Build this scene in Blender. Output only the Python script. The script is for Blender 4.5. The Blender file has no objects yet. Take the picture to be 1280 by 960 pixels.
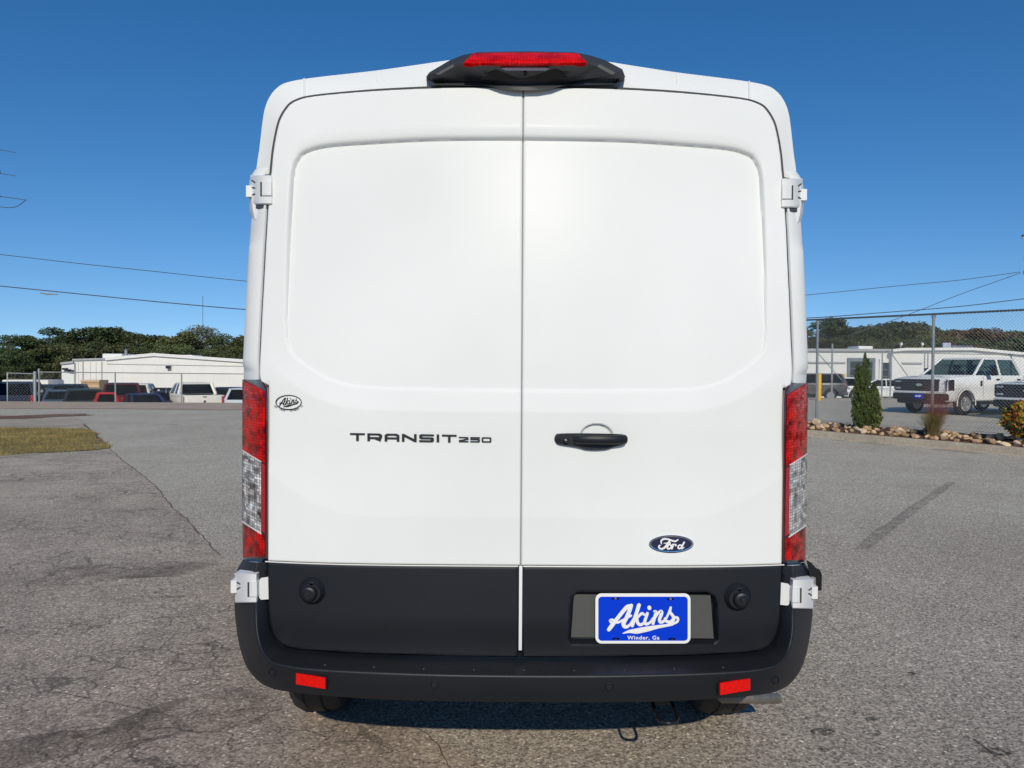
import bpy, bmesh, math, random
import numpy as np
from mathutils import Vector, Matrix, noise as mnoise
random.seed(7); rng = np.random.default_rng(7)
sc = bpy.context.scene
COL = sc.collection
R = math.radians

# ------------------------------------------------------------------ camera, sky, sun, exposure
CAM_H = 1.55; F = 930.0
PITCH = math.atan(17 / F); ROLL = R(0.36)
cam_d = bpy.data.cameras.new('camera'); cam = bpy.data.objects.new('camera', cam_d); COL.objects.link(cam)
cam_d.sensor_width = 36; cam_d.lens = F / 1280 * 36; cam_d.clip_start = 0.05; cam_d.clip_end = 3000
CM = Matrix.Rotation(math.pi / 2 - PITCH, 4, 'X') @ Matrix.Rotation(ROLL, 4, 'Z')
cam.matrix_world = Matrix.Translation((0, 0, CAM_H)) @ CM
sc.camera = cam
SUN_EL, SUN_AZ = 30.5, -1.8          # azimuth: degrees the sun stands left of straight behind the camera
world = bpy.data.worlds.new('World'); sc.world = world; world.use_nodes = True
wn = world.node_tree; bg = wn.nodes['Background']
sky = wn.nodes.new('ShaderNodeTexSky'); sky.sky_type = 'NISHITA'; sky.sun_disc = False
sky.sun_elevation = R(SUN_EL); sky.sun_rotation = R(180 + SUN_AZ)
sky.altitude = 250; sky.air_density = 1.0; sky.dust_density = 0.0; sky.ozone_density = 2.6
tcw = wn.nodes.new('ShaderNodeTexCoord'); mpw = wn.nodes.new('ShaderNodeVectorMath'); mpw.operation = 'ADD'; mpw.inputs[1].default_value = (0, 0, 0.085)
wn.links.new(tcw.outputs['Generated'], mpw.inputs[0]); wn.links.new(mpw.outputs[0], sky.inputs[0])
hsw = wn.nodes.new('ShaderNodeHueSaturation'); hsw.inputs['Saturation'].default_value = 1.33; hsw.inputs['Value'].default_value = 1.05
mcw = wn.nodes.new('ShaderNodeMix'); mcw.data_type = 'RGBA'; mcw.blend_type = 'MULTIPLY'; mcw.inputs[0].default_value = 1.0; mcw.inputs[7].default_value = (1.04, 1.0, 1.05, 1)
wn.links.new(sky.outputs[0], hsw.inputs['Color']); wn.links.new(hsw.outputs[0], mcw.inputs[6]); wn.links.new(mcw.outputs[2], bg.inputs[0]); bg.inputs[1].default_value = 0.10
sd_ = bpy.data.lights.new('sun', 'SUN'); sun = bpy.data.objects.new('sun', sd_); COL.objects.link(sun)
sd_.energy = 3.3; sd_.angle = R(0.5); sd_.color = (1.0, 0.905, 0.735)
a = R(SUN_AZ); e = R(SUN_EL)
sdir = Vector((-math.sin(a) * math.cos(e), -math.cos(a) * math.cos(e), math.sin(e)))
sun.rotation_euler = sdir.to_track_quat('Z', 'Y').to_euler()
sc.view_settings.view_transform = 'Standard'; sc.view_settings.look = 'None'
sc.view_settings.exposure = 0.0; sc.view_settings.gamma = 1.0
sc.render.engine = 'CYCLES'
sc.cycles.max_bounces = 8; sc.cycles.glossy_bounces = 4; sc.cycles.transparent_max_bounces = 12

CMn = np.array(CM.to_3x3())
def ray(px, py):
    return CMn @ np.array([(px - 640) / F, -(py - 480) / F, -1.0])
def W(px, py, Y):
    """point of the place seen at a pixel of the photograph, at distance Y"""
    d = ray(px, py); t = Y / d[1]
    return np.array([d[0] * t, Y, CAM_H + d[2] * t])
def G(px, py, z=0.0):
    d = ray(px, py); t = (z - CAM_H) / d[2]
    return np.array([d[0] * t, d[1] * t, z])

# ------------------------------------------------------------------ helpers
ORG = {}
def tag(o, label=None, cat=None, group=None, kind=None):
    if label: o['label'] = label
    if cat: o['category'] = cat
    if group: o['group'] = group
    if kind: o['kind'] = kind
    return o
def empty(name, loc, rz=0.0, parent=None):
    o = bpy.data.objects.new(name, None); COL.objects.link(o); o.location = loc; o.rotation_euler = (0, 0, rz)
    if parent: o.parent = parent
    o.empty_display_size = 0.2
    ORG[o] = np.array(loc, float) + (ORG.get(parent, np.zeros(3)) if parent else 0)
    return o
def mk(name, V, Fc, mat, parent=None, smooth=True, local=False, loc=None, angle=35, mats_idx=None):
    """one mesh object; V in place coordinates (or the parent's when local)"""
    V = np.asarray(V, float).reshape(-1, 3)
    o_ = np.zeros(3)
    if not local and parent is not None: o_ = ORG[parent]
    if loc is not None: V = V - np.asarray(loc)
    else: V = V - o_
    me = bpy.data.meshes.new(name)
    me.from_pydata(V.tolist(), [], Fc)
    for m in (mat if isinstance(mat, (list, tuple)) else [mat]): me.materials.append(m)
    if mats_idx is not None: me.polygons.foreach_set('material_index', mats_idx)
    me.update()
    bm = bmesh.new(); bm.from_mesh(me); bmesh.ops.recalc_face_normals(bm, faces=bm.faces); bm.to_mesh(me); bm.free()
    if smooth:
        me.shade_smooth()
        me.set_sharp_from_angle(angle=R(angle))
    o = bpy.data.objects.new(name, me); COL.objects.link(o)
    if loc is not None:
        if parent is not None and not local: o.location = np.asarray(loc) - ORG[parent]
        else: o.location = loc
    if parent is not None: o.parent = parent
    ORG[o] = o_ if loc is None else np.asarray(loc, float)
    return o

class MB:
    """collects shapes into one mesh"""
    def __init__(s): s.v = []; s.f = []; s.n = 0
    def add(s, V, Fc):
        V = np.asarray(V, float).reshape(-1, 3)
        s.v.append(V); s.f += [tuple(i + s.n for i in f) for f in Fc]; s.n += len(V)
        return s
    def box(s, a, b, bev=0.0, M=None):
        a = np.minimum(a, b).astype(float) if True else a; b2 = np.maximum(a, b); 
        x0, y0, z0 = a; x1, y1, z1 = b2
        if bev <= 0:
            V = [(x0,y0,z0),(x1,y0,z0),(x1,y1,z0),(x0,y1,z0),(x0,y0,z1),(x1,y0,z1),(x1,y1,z1),(x0,y1,z1)]
            Fc = [(0,3,2,1),(4,5,6,7),(0,1,5,4),(1,2,6,5),(2,3,7,6),(3,0,4,7)]
        else:
            bm = bmesh.new(); bmesh.ops.create_cube(bm, size=1)
            for v in bm.verts: v.co = Vector(((x0+x1)/2 + v.co.x*(x1-x0), (y0+y1)/2 + v.co.y*(y1-y0), (z0+z1)/2 + v.co.z*(z1-z0)))
            bmesh.ops.bevel(bm, geom=bm.edges[:], offset=bev, segments=2, affect='EDGES', profile=0.6)
            bm.verts.index_update(); V = [tuple(v.co) for v in bm.verts]; Fc = [tuple(v.index for v in f.verts) for f in bm.faces]; bm.free()
        if M is not None: V = [tuple(M @ Vector(v)) for v in V]
        return s.add(V, Fc)
    def lathe(s, prof, center, axis='Y', seg=32, arc=None):
        """prof = [(r, t)], t along the axis"""
        V = []; Fc = []
        c = np.array(center, float)
        for (r, t) in prof:
            for k in range(seg):
                a = 2 * math.pi * k / seg; u, w = r * math.cos(a), r * math.sin(a)
                V.append(c + {'Y': (u, t, w), 'Z': (u, w, t), 'X': (t, u, w)}[axis])
        for i in range(len(prof) - 1):
            for k in range(seg):
                k2 = (k + 1) % seg
                Fc.append((i*seg+k, i*seg+k2, (i+1)*seg+k2, (i+1)*seg+k))
        if prof[0][0] > 1e-5: Fc.append(tuple(range(seg)))
        if prof[-1][0] > 1e-5: Fc.append(tuple((len(prof)-1)*seg + k for k in range(seg))[::-1])
        return s.add(V, Fc)
    def tube(s, pts, r, seg=6, cap=True):
        pts = [Vector(p) for p in pts]; V = []; Fc = []; n = len(pts)
        rr = r if isinstance(r, (list, tuple)) else [r] * n
        for i, p in enumerate(pts):
            d = (pts[min(i+1, n-1)] - pts[max(i-1, 0)]).normalized()
            up = Vector((0, 0, 1)) if abs(d.z) < 0.9 else Vector((1, 0, 0))
            x = d.cross(up).normalized(); y = d.cross(x)
            for k in range(seg):
                a = 2 * math.pi * k / seg
                V.append(p + (x * math.cos(a) + y * math.sin(a)) * rr[i])
        for i in range(n - 1):
            for k in range(seg): k2 = (k+1) % seg; Fc.append((i*seg+k, i*seg+k2, (i+1)*seg+k2, (i+1)*seg+k))
        if cap: Fc.append(tuple(range(seg))[::-1]); Fc.append(tuple((n-1)*seg+k for k in range(seg)))
        return s.add([tuple(v) for v in V], Fc)
    def prism(s, poly, d0, d1, fn):
        """poly 2D, fn(u, v, depth) -> xyz"""
        n = len(poly); V = [fn(u, v, d0) for u, v in poly] + [fn(u, v, d1) for u, v in poly]
        Fc = [tuple(range(n)), tuple(range(n, 2*n))[::-1]] + [(i, (i+1) % n, n + (i+1) % n, n + i) for i in range(n)]
        return s.add(V, Fc)
    def build(s, name, mat, parent=None, **k):
        return mk(name, np.concatenate(s.v), s.f, mat, parent, **k)

def crom(P, n):
    """Catmull-Rom through rows of P, n samples per span"""
    P = np.asarray(P, float); out = []
    Q = np.vstack([2*P[0]-P[1], P, 2*P[-1]-P[-2]])
    for i in range(1, len(Q) - 2):
        for k in range(n):
            t = k / n
            out.append(0.5*((2*Q[i]) + (-Q[i-1]+Q[i+1])*t + (2*Q[i-1]-5*Q[i]+4*Q[i+1]-Q[i+2])*t*t + (-Q[i-1]+3*Q[i]-3*Q[i+1]+Q[i+2])*t**3))
    out.append(P[-1]); return np.array(out)
def sstep(x, a, b):
    t = np.clip((np.asarray(x, float) - a) / (b - a), 0, 1); return t*t*(3-2*t)

def poly_sd(poly, X, Z, want_near=False):
    """signed distance (negative inside) to a closed polygon"""
    P = np.asarray(poly, float); Q = np.roll(P, -1, 0)
    best = np.full(X.shape, 1e9); nx = np.zeros(X.shape); nz = np.zeros(X.shape); ins = np.zeros(X.shape, bool)
    for (ax, az), (bx, bz) in zip(P, Q):
        dx, dz = bx-ax, bz-az; L = dx*dx+dz*dz
        if L < 1e-14: continue
        t = np.clip(((X-ax)*dx + (Z-az)*dz)/L, 0, 1); qx, qz = ax+t*dx, az+t*dz
        d = (X-qx)**2 + (Z-qz)**2; m = d < best
        best = np.where(m, d, best); nx = np.where(m, qx, nx); nz = np.where(m, qz, nz)
        if dz != 0:
            c = ((az > Z) != (bz > Z)) & (X < dx*(Z-az)/dz + ax); ins ^= c
    sd = np.sqrt(best) * np.where(ins, -1, 1)
    return (sd, nx, nz) if want_near else sd

def fill_surface(poly, cell, fn, flange=0.03):
    """a skin over a 2D outline: fn(X, Z, sd) -> Y; boundary nodes lie exactly on the outline; a flange runs back"""
    P = np.asarray(poly, float); x0, z0 = P.min(0) - cell; x1, z1 = P.max(0) + cell
    xs = np.arange(x0, x1 + cell, cell); zs = np.arange(z0, z1 + cell, cell)
    X, Z = np.meshgrid(xs, zs, indexing='ij')
    sd, nx, nz = poly_sd(P, X, Z, True)
    inside = sd < -0.15 * cell
    q = inside[:-1, :-1] | inside[1:, :-1] | inside[:-1, 1:] | inside[1:, 1:]
    X2 = np.where(inside, X, nx); Z2 = np.where(inside, Z, nz); S2 = np.where(inside, sd, 0)
    idx = np.arange(X.size).reshape(X.shape)
    qi, qj = np.nonzero(q)
    quads = np.stack([idx[qi, qj], idx[qi+1, qj], idx[qi+1, qj+1], idx[qi, qj+1]], 1)
    used = np.unique(quads); rm = np.full(X.size, -1); rm[used] = np.arange(len(used))
    quads = rm[quads]
    fx, fz, fs = X2.ravel()[used], Z2.ravel()[used], S2.ravel()[used]
    fy = fn(fx, fz, fs)
    V = np.stack([fx, fy, fz], 1)
    e = {}
    for f in quads:
        for k in range(4):
            a, b = int(f[k]), int(f[(k+1) % 4])
            if (b, a) in e: e[(b, a)] = 0
            else: e[(a, b)] = 1
    be = [k for k, v in e.items() if v]
    Fc = [tuple(int(i) for i in f) for f in quads]
    if flange:
        bv = sorted({i for ed in be for i in ed}); m = {i: len(V)+k for k, i in enumerate(bv)}
        V = np.vstack([V, V[bv] + np.array([0, flange, 0])])
        Fc += [(b, a, m[a], m[b]) for a, b in be]
    return V, Fc

# ------------------------------------------------------------------ materials
def mat(name, col, rough=0.5, metal=0.0, coat=0.0, spec=0.5, var=0.0, vscale=3.0, bump=0.0, bscale=80.0, trans=0.0, ior=1.5, tint=0.0):
    m = bpy.data.materials.new(name); m.use_nodes = True
    nt = m.node_tree; b = nt.nodes['Principled BSDF']
    b.inputs['Base Color'].default_value = (*col, 1); b.inputs['Roughness'].default_value = rough
    b.inputs['Metallic'].default_value = metal; b.inputs['Coat Weight'].default_value = coat; b.inputs['Coat Roughness'].default_value = 0.24 if 'paint' in name else 0.04
    b.inputs['Specular IOR Level'].default_value = spec; b.inputs['Transmission Weight'].default_value = trans; b.inputs['IOR'].default_value = ior
    tc = nt.nodes.new('ShaderNodeTexCoord')
    if var > 0:
        n = nt.nodes.new('ShaderNodeTexNoise'); n.inputs['Scale'].default_value = vscale; n.inputs['Detail'].default_value = 6
        nt.links.new(tc.outputs['Object'], n.inputs['Vector'])
        mr = nt.nodes.new('ShaderNodeMapRange'); mr.inputs[1].default_value = 0.3; mr.inputs[2].default_value = 0.7
        mr.inputs[3].default_value = 1 - var; mr.inputs[4].default_value = 1 + var
        nt.links.new(n.outputs[0], mr.inputs[0])
        mx = nt.nodes.new('ShaderNodeVectorMath'); mx.operation = 'SCALE'; mx.inputs[0].default_value = col
        nt.links.new(mr.outputs[0], mx.inputs['Scale']); last = mx.outputs[0]
        if tint > 0:
            oi = nt.nodes.new('ShaderNodeObjectInfo'); hs = nt.nodes.new('ShaderNodeHueSaturation')
            m1 = nt.nodes.new('ShaderNodeMapRange'); m1.inputs[3].default_value = 1-tint; m1.inputs[4].default_value = 1+tint
            nt.links.new(oi.outputs['Random'], m1.inputs[0]); nt.links.new(m1.outputs[0], hs.inputs['Value'])
            m2 = nt.nodes.new('ShaderNodeMapRange'); m2.inputs[3].default_value = 0.5-tint*0.12; m2.inputs[4].default_value = 0.5+tint*0.10
            ml = nt.nodes.new('ShaderNodeMath'); ml.operation = 'MULTIPLY'; ml.inputs[1].default_value = 7.31
            fr = nt.nodes.new('ShaderNodeMath'); fr.operation = 'FRACT'
            nt.links.new(oi.outputs['Random'], ml.inputs[0]); nt.links.new(ml.outputs[0], fr.inputs[0]); nt.links.new(fr.outputs[0], m2.inputs[0])
            nt.links.new(m2.outputs[0], hs.inputs['Hue']); nt.links.new(last, hs.inputs['Color']); last = hs.outputs[0]
        nt.links.new(last, b.inputs['Base Color'])
    if bump > 0:
        n = nt.nodes.new('ShaderNodeTexNoise'); n.inputs['Scale'].default_value = bscale; n.inputs['Detail'].default_value = 4
        nt.links.new(tc.outputs['Object'], n.inputs['Vector'])
        bp = nt.nodes.new('ShaderNodeBump'); bp.inputs['Strength'].default_value = bump; bp.inputs['Distance'].default_value = 0.002
        nt.links.new(n.outputs[0], bp.inputs['Height']); nt.links.new(bp.outputs[0], b.inputs['Normal'])
    return m

def paint_mat(name, col, coat=0.5, dust=0.04):
    """car paint: clear coat, faint orange peel, a trace of dust"""
    m = mat(name, col, 0.75, coat=coat, spec=0.1, var=dust, vscale=1.3, bump=0.012, bscale=60)
    return m

M_WHITE = paint_mat('white_paint', (0.745, 0.765, 0.757), 0.04)
M_WHITE2 = mat('white_plastic', (0.70, 0.71, 0.71), 0.35, var=0.02)
M_BLACKP = mat('black_plastic', (0.0095, 0.0117, 0.0162), 0.42, spec=0.38, var=0.12, vscale=2.5, bump=0.25, bscale=700)
M_BLACKG = mat('glossy_black', (0.010, 0.011, 0.013), 0.18, spec=0.5)
M_RECESS = mat('plate_recess_plastic', (0.07, 0.072, 0.068), 0.55, bump=0.2, bscale=500, var=0.08, vscale=8)
M_RUBBER = mat('rubber', (0.022, 0.022, 0.023), 0.7, var=0.2, vscale=20, bump=0.4, bscale=200)
M_GAP = mat('seal_rubber', (0.05, 0.052, 0.05), 0.8, var=0.05)
M_CHROME = mat('chrome', (0.75, 0.75, 0.76), 0.12, metal=1.0, var=0.03)
M_STEEL = mat('galvanised_steel', (0.33, 0.36, 0.36), 0.5, metal=0.55, var=0.12, vscale=9)
M_PIPE = mat('exhaust_steel', (0.24, 0.22, 0.19), 0.5, metal=0.6, var=0.2, vscale=14)
M_PLATE = mat('plate_blue', (0.0005, 0.042, 0.60), 0.6, spec=0.1, coat=0.0, var=0.03)
M_EMBLEM = mat('emblem_blue', (0.008, 0.014, 0.065), 0.2, coat=1.0, var=0.05)
M_LETW = mat('white_print', (0.82, 0.82, 0.80), 0.4, var=0.02)
M_LETB = mat('black_letter', (0.012, 0.014, 0.015), 0.4, var=0.1)
M_GLASS = mat('vehicle_glass', (0.018, 0.026, 0.030), 0.04, spec=0.9, var=0.1)
M_REFL = None

def lens_mat(name, dark, bright, cell, bias, rough=0.15, metal=0.0, facet=0.5):
    """optic grid behind a lens: small facets, tilted at random, with uneven glints painted into the base colour"""
    m = bpy.data.materials.new(name); m.use_nodes = True; nt = m.node_tree; b = nt.nodes['Principled BSDF']
    tc = nt.nodes.new('ShaderNodeTexCoord')
    mp = nt.nodes.new('ShaderNodeMapping'); mp.inputs['Scale'].default_value = (1/cell, 0.001, 1/(cell*0.72))
    nt.links.new(tc.outputs['Object'], mp.inputs[0])
    fl = nt.nodes.new('ShaderNodeVectorMath'); fl.operation = 'FLOOR'; nt.links.new(mp.outputs[0], fl.inputs[0])
    wnz = nt.nodes.new('ShaderNodeTexWhiteNoise'); nt.links.new(fl.outputs[0], wnz.inputs['Vector'])
    fr = nt.nodes.new('ShaderNodeVectorMath'); fr.operation = 'FRACTION'; nt.links.new(mp.outputs[0], fr.inputs[0])
    sb = nt.nodes.new('ShaderNodeVectorMath'); sb.operation = 'SUBTRACT'; sb.inputs[1].default_value = (0.5, 0.0, 0.5); nt.links.new(fr.outputs[0], sb.inputs[0])
    ab = nt.nodes.new('ShaderNodeVectorMath'); ab.operation = 'ABSOLUTE'; nt.links.new(sb.outputs[0], ab.inputs[0])
    sp = nt.nodes.new('ShaderNodeSeparateXYZ'); nt.links.new(ab.outputs[0], sp.inputs[0])
    mxx = nt.nodes.new('ShaderNodeMath'); mxx.operation = 'MAXIMUM'; nt.links.new(sp.outputs[0], mxx.inputs[0]); nt.links.new(sp.outputs[2], mxx.inputs[1])
    cr = nt.nodes.new('ShaderNodeMapRange'); cr.inputs[1].default_value = 0.56; cr.inputs[2].default_value = 0.30; nt.links.new(mxx.outputs[0], cr.inputs[0])
    n = nt.nodes.new('ShaderNodeTexNoise'); n.inputs['Scale'].default_value = 16; n.inputs['Detail'].default_value = 4; ms_ = nt.nodes.new('ShaderNodeMapping'); ms_.inputs['Scale'].default_value = (1.0, 1.0, 1.7); nt.links.new(tc.outputs['Object'], ms_.inputs[0]); nt.links.new(ms_.outputs[0], n.inputs[0])
    nn_ = nt.nodes.new('ShaderNodeMapRange'); nn_.inputs[1].default_value = 0.29; nn_.inputs[2].default_value = 0.66; nt.links.new(n.outputs[0], nn_.inputs[0])
    m1 = nt.nodes.new('ShaderNodeMath'); m1.operation = 'MULTIPLY_ADD'; m1.inputs[1].default_value = 0.40; nt.links.new(wnz.outputs[0], m1.inputs[0]); nt.links.new(nn_.outputs[0], m1.inputs[2])
    m2 = nt.nodes.new('ShaderNodeMapRange'); m2.inputs[1].default_value = bias; m2.inputs[2].default_value = bias + 0.9; nt.links.new(m1.outputs[0], m2.inputs[0])
    m3 = nt.nodes.new('ShaderNodeMath'); m3.operation = 'MULTIPLY'; nt.links.new(m2.outputs[0], m3.inputs[0]); nt.links.new(cr.outputs[0], m3.inputs[1])
    mx = nt.nodes.new('ShaderNodeMix'); mx.data_type = 'RGBA'; mx.inputs[6].default_value = (*dark, 1); mx.inputs[7].default_value = (*bright, 1)  # dark to bright facet colours stand in for reflected light
    nt.links.new(m3.outputs[0], mx.inputs[0]); nt.links.new(mx.outputs[2], b.inputs['Base Color'])
    ge = nt.nodes.new('ShaderNodeNewGeometry'); sb2 = nt.nodes.new('ShaderNodeVectorMath'); sb2.operation = 'SUBTRACT'; sb2.inputs[1].default_value = (.5, .5, .5); nt.links.new(wnz.outputs['Color'], sb2.inputs[0])
    sb3 = nt.nodes.new('ShaderNodeVectorMath'); sb3.operation = 'SUBTRACT'; sb3.inputs[1].default_value = (.5, .5, .5); nt.links.new(n.outputs['Color'], sb3.inputs[0])
    ma = nt.nodes.new('ShaderNodeVectorMath'); ma.operation = 'MULTIPLY_ADD'; ma.inputs[1].default_value = (facet,)*3; nt.links.new(sb2.outputs[0], ma.inputs[0]); nt.links.new(ge.outputs['Normal'], ma.inputs[2])
    ma2 = nt.nodes.new('ShaderNodeVectorMath'); ma2.operation = 'MULTIPLY_ADD'; ma2.inputs[1].default_value = (facet*1.5,)*3; nt.links.new(sb3.outputs[0], ma2.inputs[0]); nt.links.new(ma.outputs[0], ma2.inputs[2])
    no = nt.nodes.new('ShaderNodeVectorMath'); no.operation = 'NORMALIZE'; nt.links.new(ma2.outputs[0], no.inputs[0]); nt.links.new(no.outputs[0], b.inputs['Normal']); nt.links.new(ge.outputs['Normal'], b.inputs['Coat Normal'])
    b.inputs['Specular IOR Level'].default_value = 0.04
    b.inputs['Roughness'].default_value = rough; b.inputs['Metallic'].default_value = metal; b.inputs['Coat Weight'].default_value = 0.35; b.inputs['Coat Roughness'].default_value = 0.02
    return m
M_LRED = lens_mat('red_lens', (0.075, 0.0, 0.0008), (0.84, 0.002, 0.001), 0.0135, 0.22, facet=0.20)
M_LCLEAR = lens_mat('clear_lens', (0.07, 0.06, 0.06), (1.0, 0.99, 0.96), 0.0135, 0.20, rough=0.2, metal=0.2, facet=0.6)
M_LDARK = mat('dark_lens_edge', (0.045, 0.004, 0.010), 0.12, coat=1.0, var=0.1)
M_LSTRIP = mat('red_lens_strip', (0.42, 0.004, 0.012), 0.12, coat=1.0, var=0.2, vscale=30)
M_RREFL = mat('red_reflector', (0.68, 0.005, 0.003), 0.3, coat=0.4, spec=0.1, var=0.16, vscale=120, bump=0.3, bscale=300)
M_BRAKE = lens_mat('brake_lens', (0.30, 0.001, 0.001), (0.85, 0.008, 0.003), 0.010, 0.15, facet=0.12)

# ================================================================== THE VAN
Y0 = 2.42                      # distance of the rear door plane
XC = float(W(656.5, 467, 2.6)[0])
van = empty('delivery_van', (XC, Y0, 0))
tag(van, 'white medium roof cargo van seen from behind with closed rear doors', 'van')
def prof(Z): return 0.135*np.clip((np.asarray(Z, float)-1.35)/1.2, 0, 2)**1.5
def ysurf(X, Z):
    ax = np.minimum(np.abs(np.asarray(X, float) - XC), 0.90)
    return Y0 + 0.045*(ax/0.885)**4 + prof(Z)
def S(px, py, off=0.0):
    """point on the rear surface seen at a pixel of the photograph"""
    Y = Y0
    for _ in range(12):
        p = W(px, py, Y); Y = float(ysurf(p[0], p[2])) + off
    return W(px, py, Y)
CXP = 657.6
def half(hw, y, dep):
    """symmetric outline point: half width in pixels, row, depth behind the rear plane -> (half X, Y, Z)"""
    Y = Y0 + dep
    for _ in range(8): p = W(CXP, y, Y); Y = Y0 + dep + float(prof(p[2]))
    p = W(CXP, y, Y)
    return np.array([hw / F * Y / math.cos(PITCH) * 1.0, Y, p[2]])
def halfS(hw, y):
    Y = Y0
    for _ in range(12):
        x = hw/F*Y; p = W(CXP, y, Y); Y = float(ysurf(XC + x, p[2]))
    return np.array([x, Y, p[2]])

# --- outlines of the rear
ED = [(321.3,704),(321.3,600),(321.3,490),(323.5,483),(331.5,477),(332,440),(326,325),(322.5,266),(318,215),(315,187),(309.5,159),(304,145),(295,132.5),(285,126.5),(271,122.5),(240,118.6),(180,113.6),(110,110.2),(57,109),(0,108.6)]
edge = crom([halfS(h, y) for h, y in ED], 6)
edge[:, 0] = np.clip(edge[:, 0], 0, 0.9)
RC = [(0,172.7),(110,174),(195,178.7),(251,183.5),(276,190.5),(285,198.5),(291.5,216),(295,265.6),(297.5,325),(299,400),(297.5,430),(290,446),(272,460),(248,474),(220,482.5),(185,485.5),(110,487),(0,487.5)]
rec = crom([halfS(h, y) for h, y in RC], 5)
rec2 = [(XC + p[0], p[2]) for p in rec] + [(XC - p[0], p[2]) for p in rec[::-1]]
ZB = S(657, 706)[2]; Z515 = S(657, 515)[2]; Z487 = S(657, 487.5)[2]; Z645 = S(657, 646)[2]; Z440 = S(657, 440)[2]; ZT = S(657, 172)[2]
SEAMX = XC - 0.014
DW = Z487 - Z515
def door_depth(X, Z, sd):
    y = ysurf(X, Z)
    d = poly_sd(rec2, X, Z)
    ax = np.abs(X - XC)
    hi = sstep(Z, Z487 + 0.02, Z487 + 0.75)
    h = 0.0045 + 0.020*hi
    w = 0.006 + 0.034*sstep(Z, ZT - 0.12, ZT - 0.01) + 0.008*sstep(Z, Z487 + 0.03, Z487+0.3)
    t = np.clip(1 - d / w, 0, 1)
    y = y + h * (0.38*t**1.8 + 0.62*t**9)
    # shoulder below the pressed panel, then a shallow scoop down to the lower crease
    wz = sstep(-Z, -(Z440 + 0.06), -(Z487 - 0.01))
    dd = np.clip(d, 0, 1)
    sh = -0.0092 * np.clip(dd / DW, 0, 1)
    zc2 = Z645 + 0.15*np.clip((ax - 0.50)/0.36, 0, 1)**2
    u = np.clip((dd - DW) / 0.36, 0, 1)
    v = np.clip((Z - zc2) / (Z515 - Z645), 0, 1)          # 1 at the shoulder, 0 at the lower crease
    scoop = 0.008*np.sin(np.pi*np.clip(v, 0, 1))**1.0 * (v < 1) * (dd > DW)
    below = np.clip((zc2 - Z)/0.2, 0, 1)
    y = y + wz * (sh + scoop*0.9) - wz*0.004*np.clip(1-v, 0, 1)*(dd > DW) + 0.0*below
    hx, hz = HCUP; rr_ = np.sqrt(((X-hx)/0.056)**2 + ((Z-hz)/0.043)**2); y = y + 0.014*sstep(1 - rr_, 0.0, 0.15)
    # rolled edge
    r = 0.006; e_ = np.clip((sd + r)/r, 0, 1)
    return y + r*(1 - np.sqrt(np.clip(1 - e_**2, 0, 1)))
HCUP = (float(S(745.6, 546)[0]), float(S(745.6, 545.5)[2]))
def doff(px, py):
    p = S(px, py); q = door_depth(np.array([p[0]]), np.array([p[2]]), np.array([-0.3]))
    return float(q[0] - ysurf(p[0], p[2]))
def build_door(s, nm):
    sx = SEAMX + s*0.0017
    pts = [(XC + s*(p[0]), p[2]) for p in edge if p[2] > ZB]
    poly = [(sx, ZB), (XC + s*edge[0][0], ZB)] + pts
    poly = [p for p in poly if (p[0]-sx)*s >= 0]
    poly.append((sx, edge[-1][2]))
    V, Fc = fill_surface(poly, 0.0036, door_depth, 0.035)
    return mk(nm, V, Fc, M_WHITE, van, angle=50)
door_l = build_door(-1, 'rear_door'); door_r = build_door(1, 'rear_door')
tag(door_l, 'left rear door with black lettering and oval sticker'); tag(door_r, 'right rear door with black handle and oval emblem')
# rubber seal behind the gaps
full = [np.array([XC + p[0], p[1], p[2]]) for p in edge] + [np.array([XC - p[0], p[1], p[2]]) for p in edge[::-1]]
cz0 = 1.6; V = []
for p in full:
    d = np.array([p[0]-XC, 0, (p[2]-cz0)*0.9]); d /= np.linalg.norm(d)
    V += [p - d*0.012 + (0, 0.016, 0), p + d*0.0125 + (0, 0.016, 0)]
mk('door_seal', V, [(2*i, 2*i+1, 2*i+3, 2*i+2) for i in range(len(full)-1)], M_GAP, van)
zz = np.linspace(ZB, edge[-1][2], 160); yy = door_depth(np.full(160, SEAMX), zz, np.full(160, -.3)) + 0.008
V = [(SEAMX + s_*0.006, y, z) for y, z in zip(yy, zz) for s_ in (-1, 1)]
mk('centre_seal', V, [(2*i, 2*i+1, 2*i+3, 2*i+2) for i in range(159)], mat('grey_door_seal', (0.20, 0.20, 0.195), 0.8, var=0.05), van)

# --- body shell: frame round the doors, then the sides and roof running forward
PAIR = [((332,745),(350,745),.24),((332,700),(350,700),.24),((332,600),(350,600),.24),((332,482),(350.5,482),.235),((332,475),(351.5,475),.19),((332,440),(351,440),.16),((326,325),(345.5,325),.13),((322.5,266),(341.3,266),.13),((318,215),(335.5,212),.13),
        ((315,187),(332,188),.13),((309.5,159),(328,155),.13),((304,145),(325,138),.13),((295,132.5),(319.5,124),.13),((285,126.5),(310.5,112.5),.13),((271,122.5),(297,104.8),.13),
        ((240,118.6),(264,98.7),.13),((180,113.6),(188,89.5),.13),((110,110.2),(140,82.5),.13),((57,109),(72,73),.13),((0,108.6),(0,70.5),.13)]
inn = crom([halfS(a_[0], a_[1]) for a_, b_, d in PAIR], 6); out_ = crom([half(b_[0], b_[1], d) for a_, b_, d in PAIR], 6)
gapw = 0.0048
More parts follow.
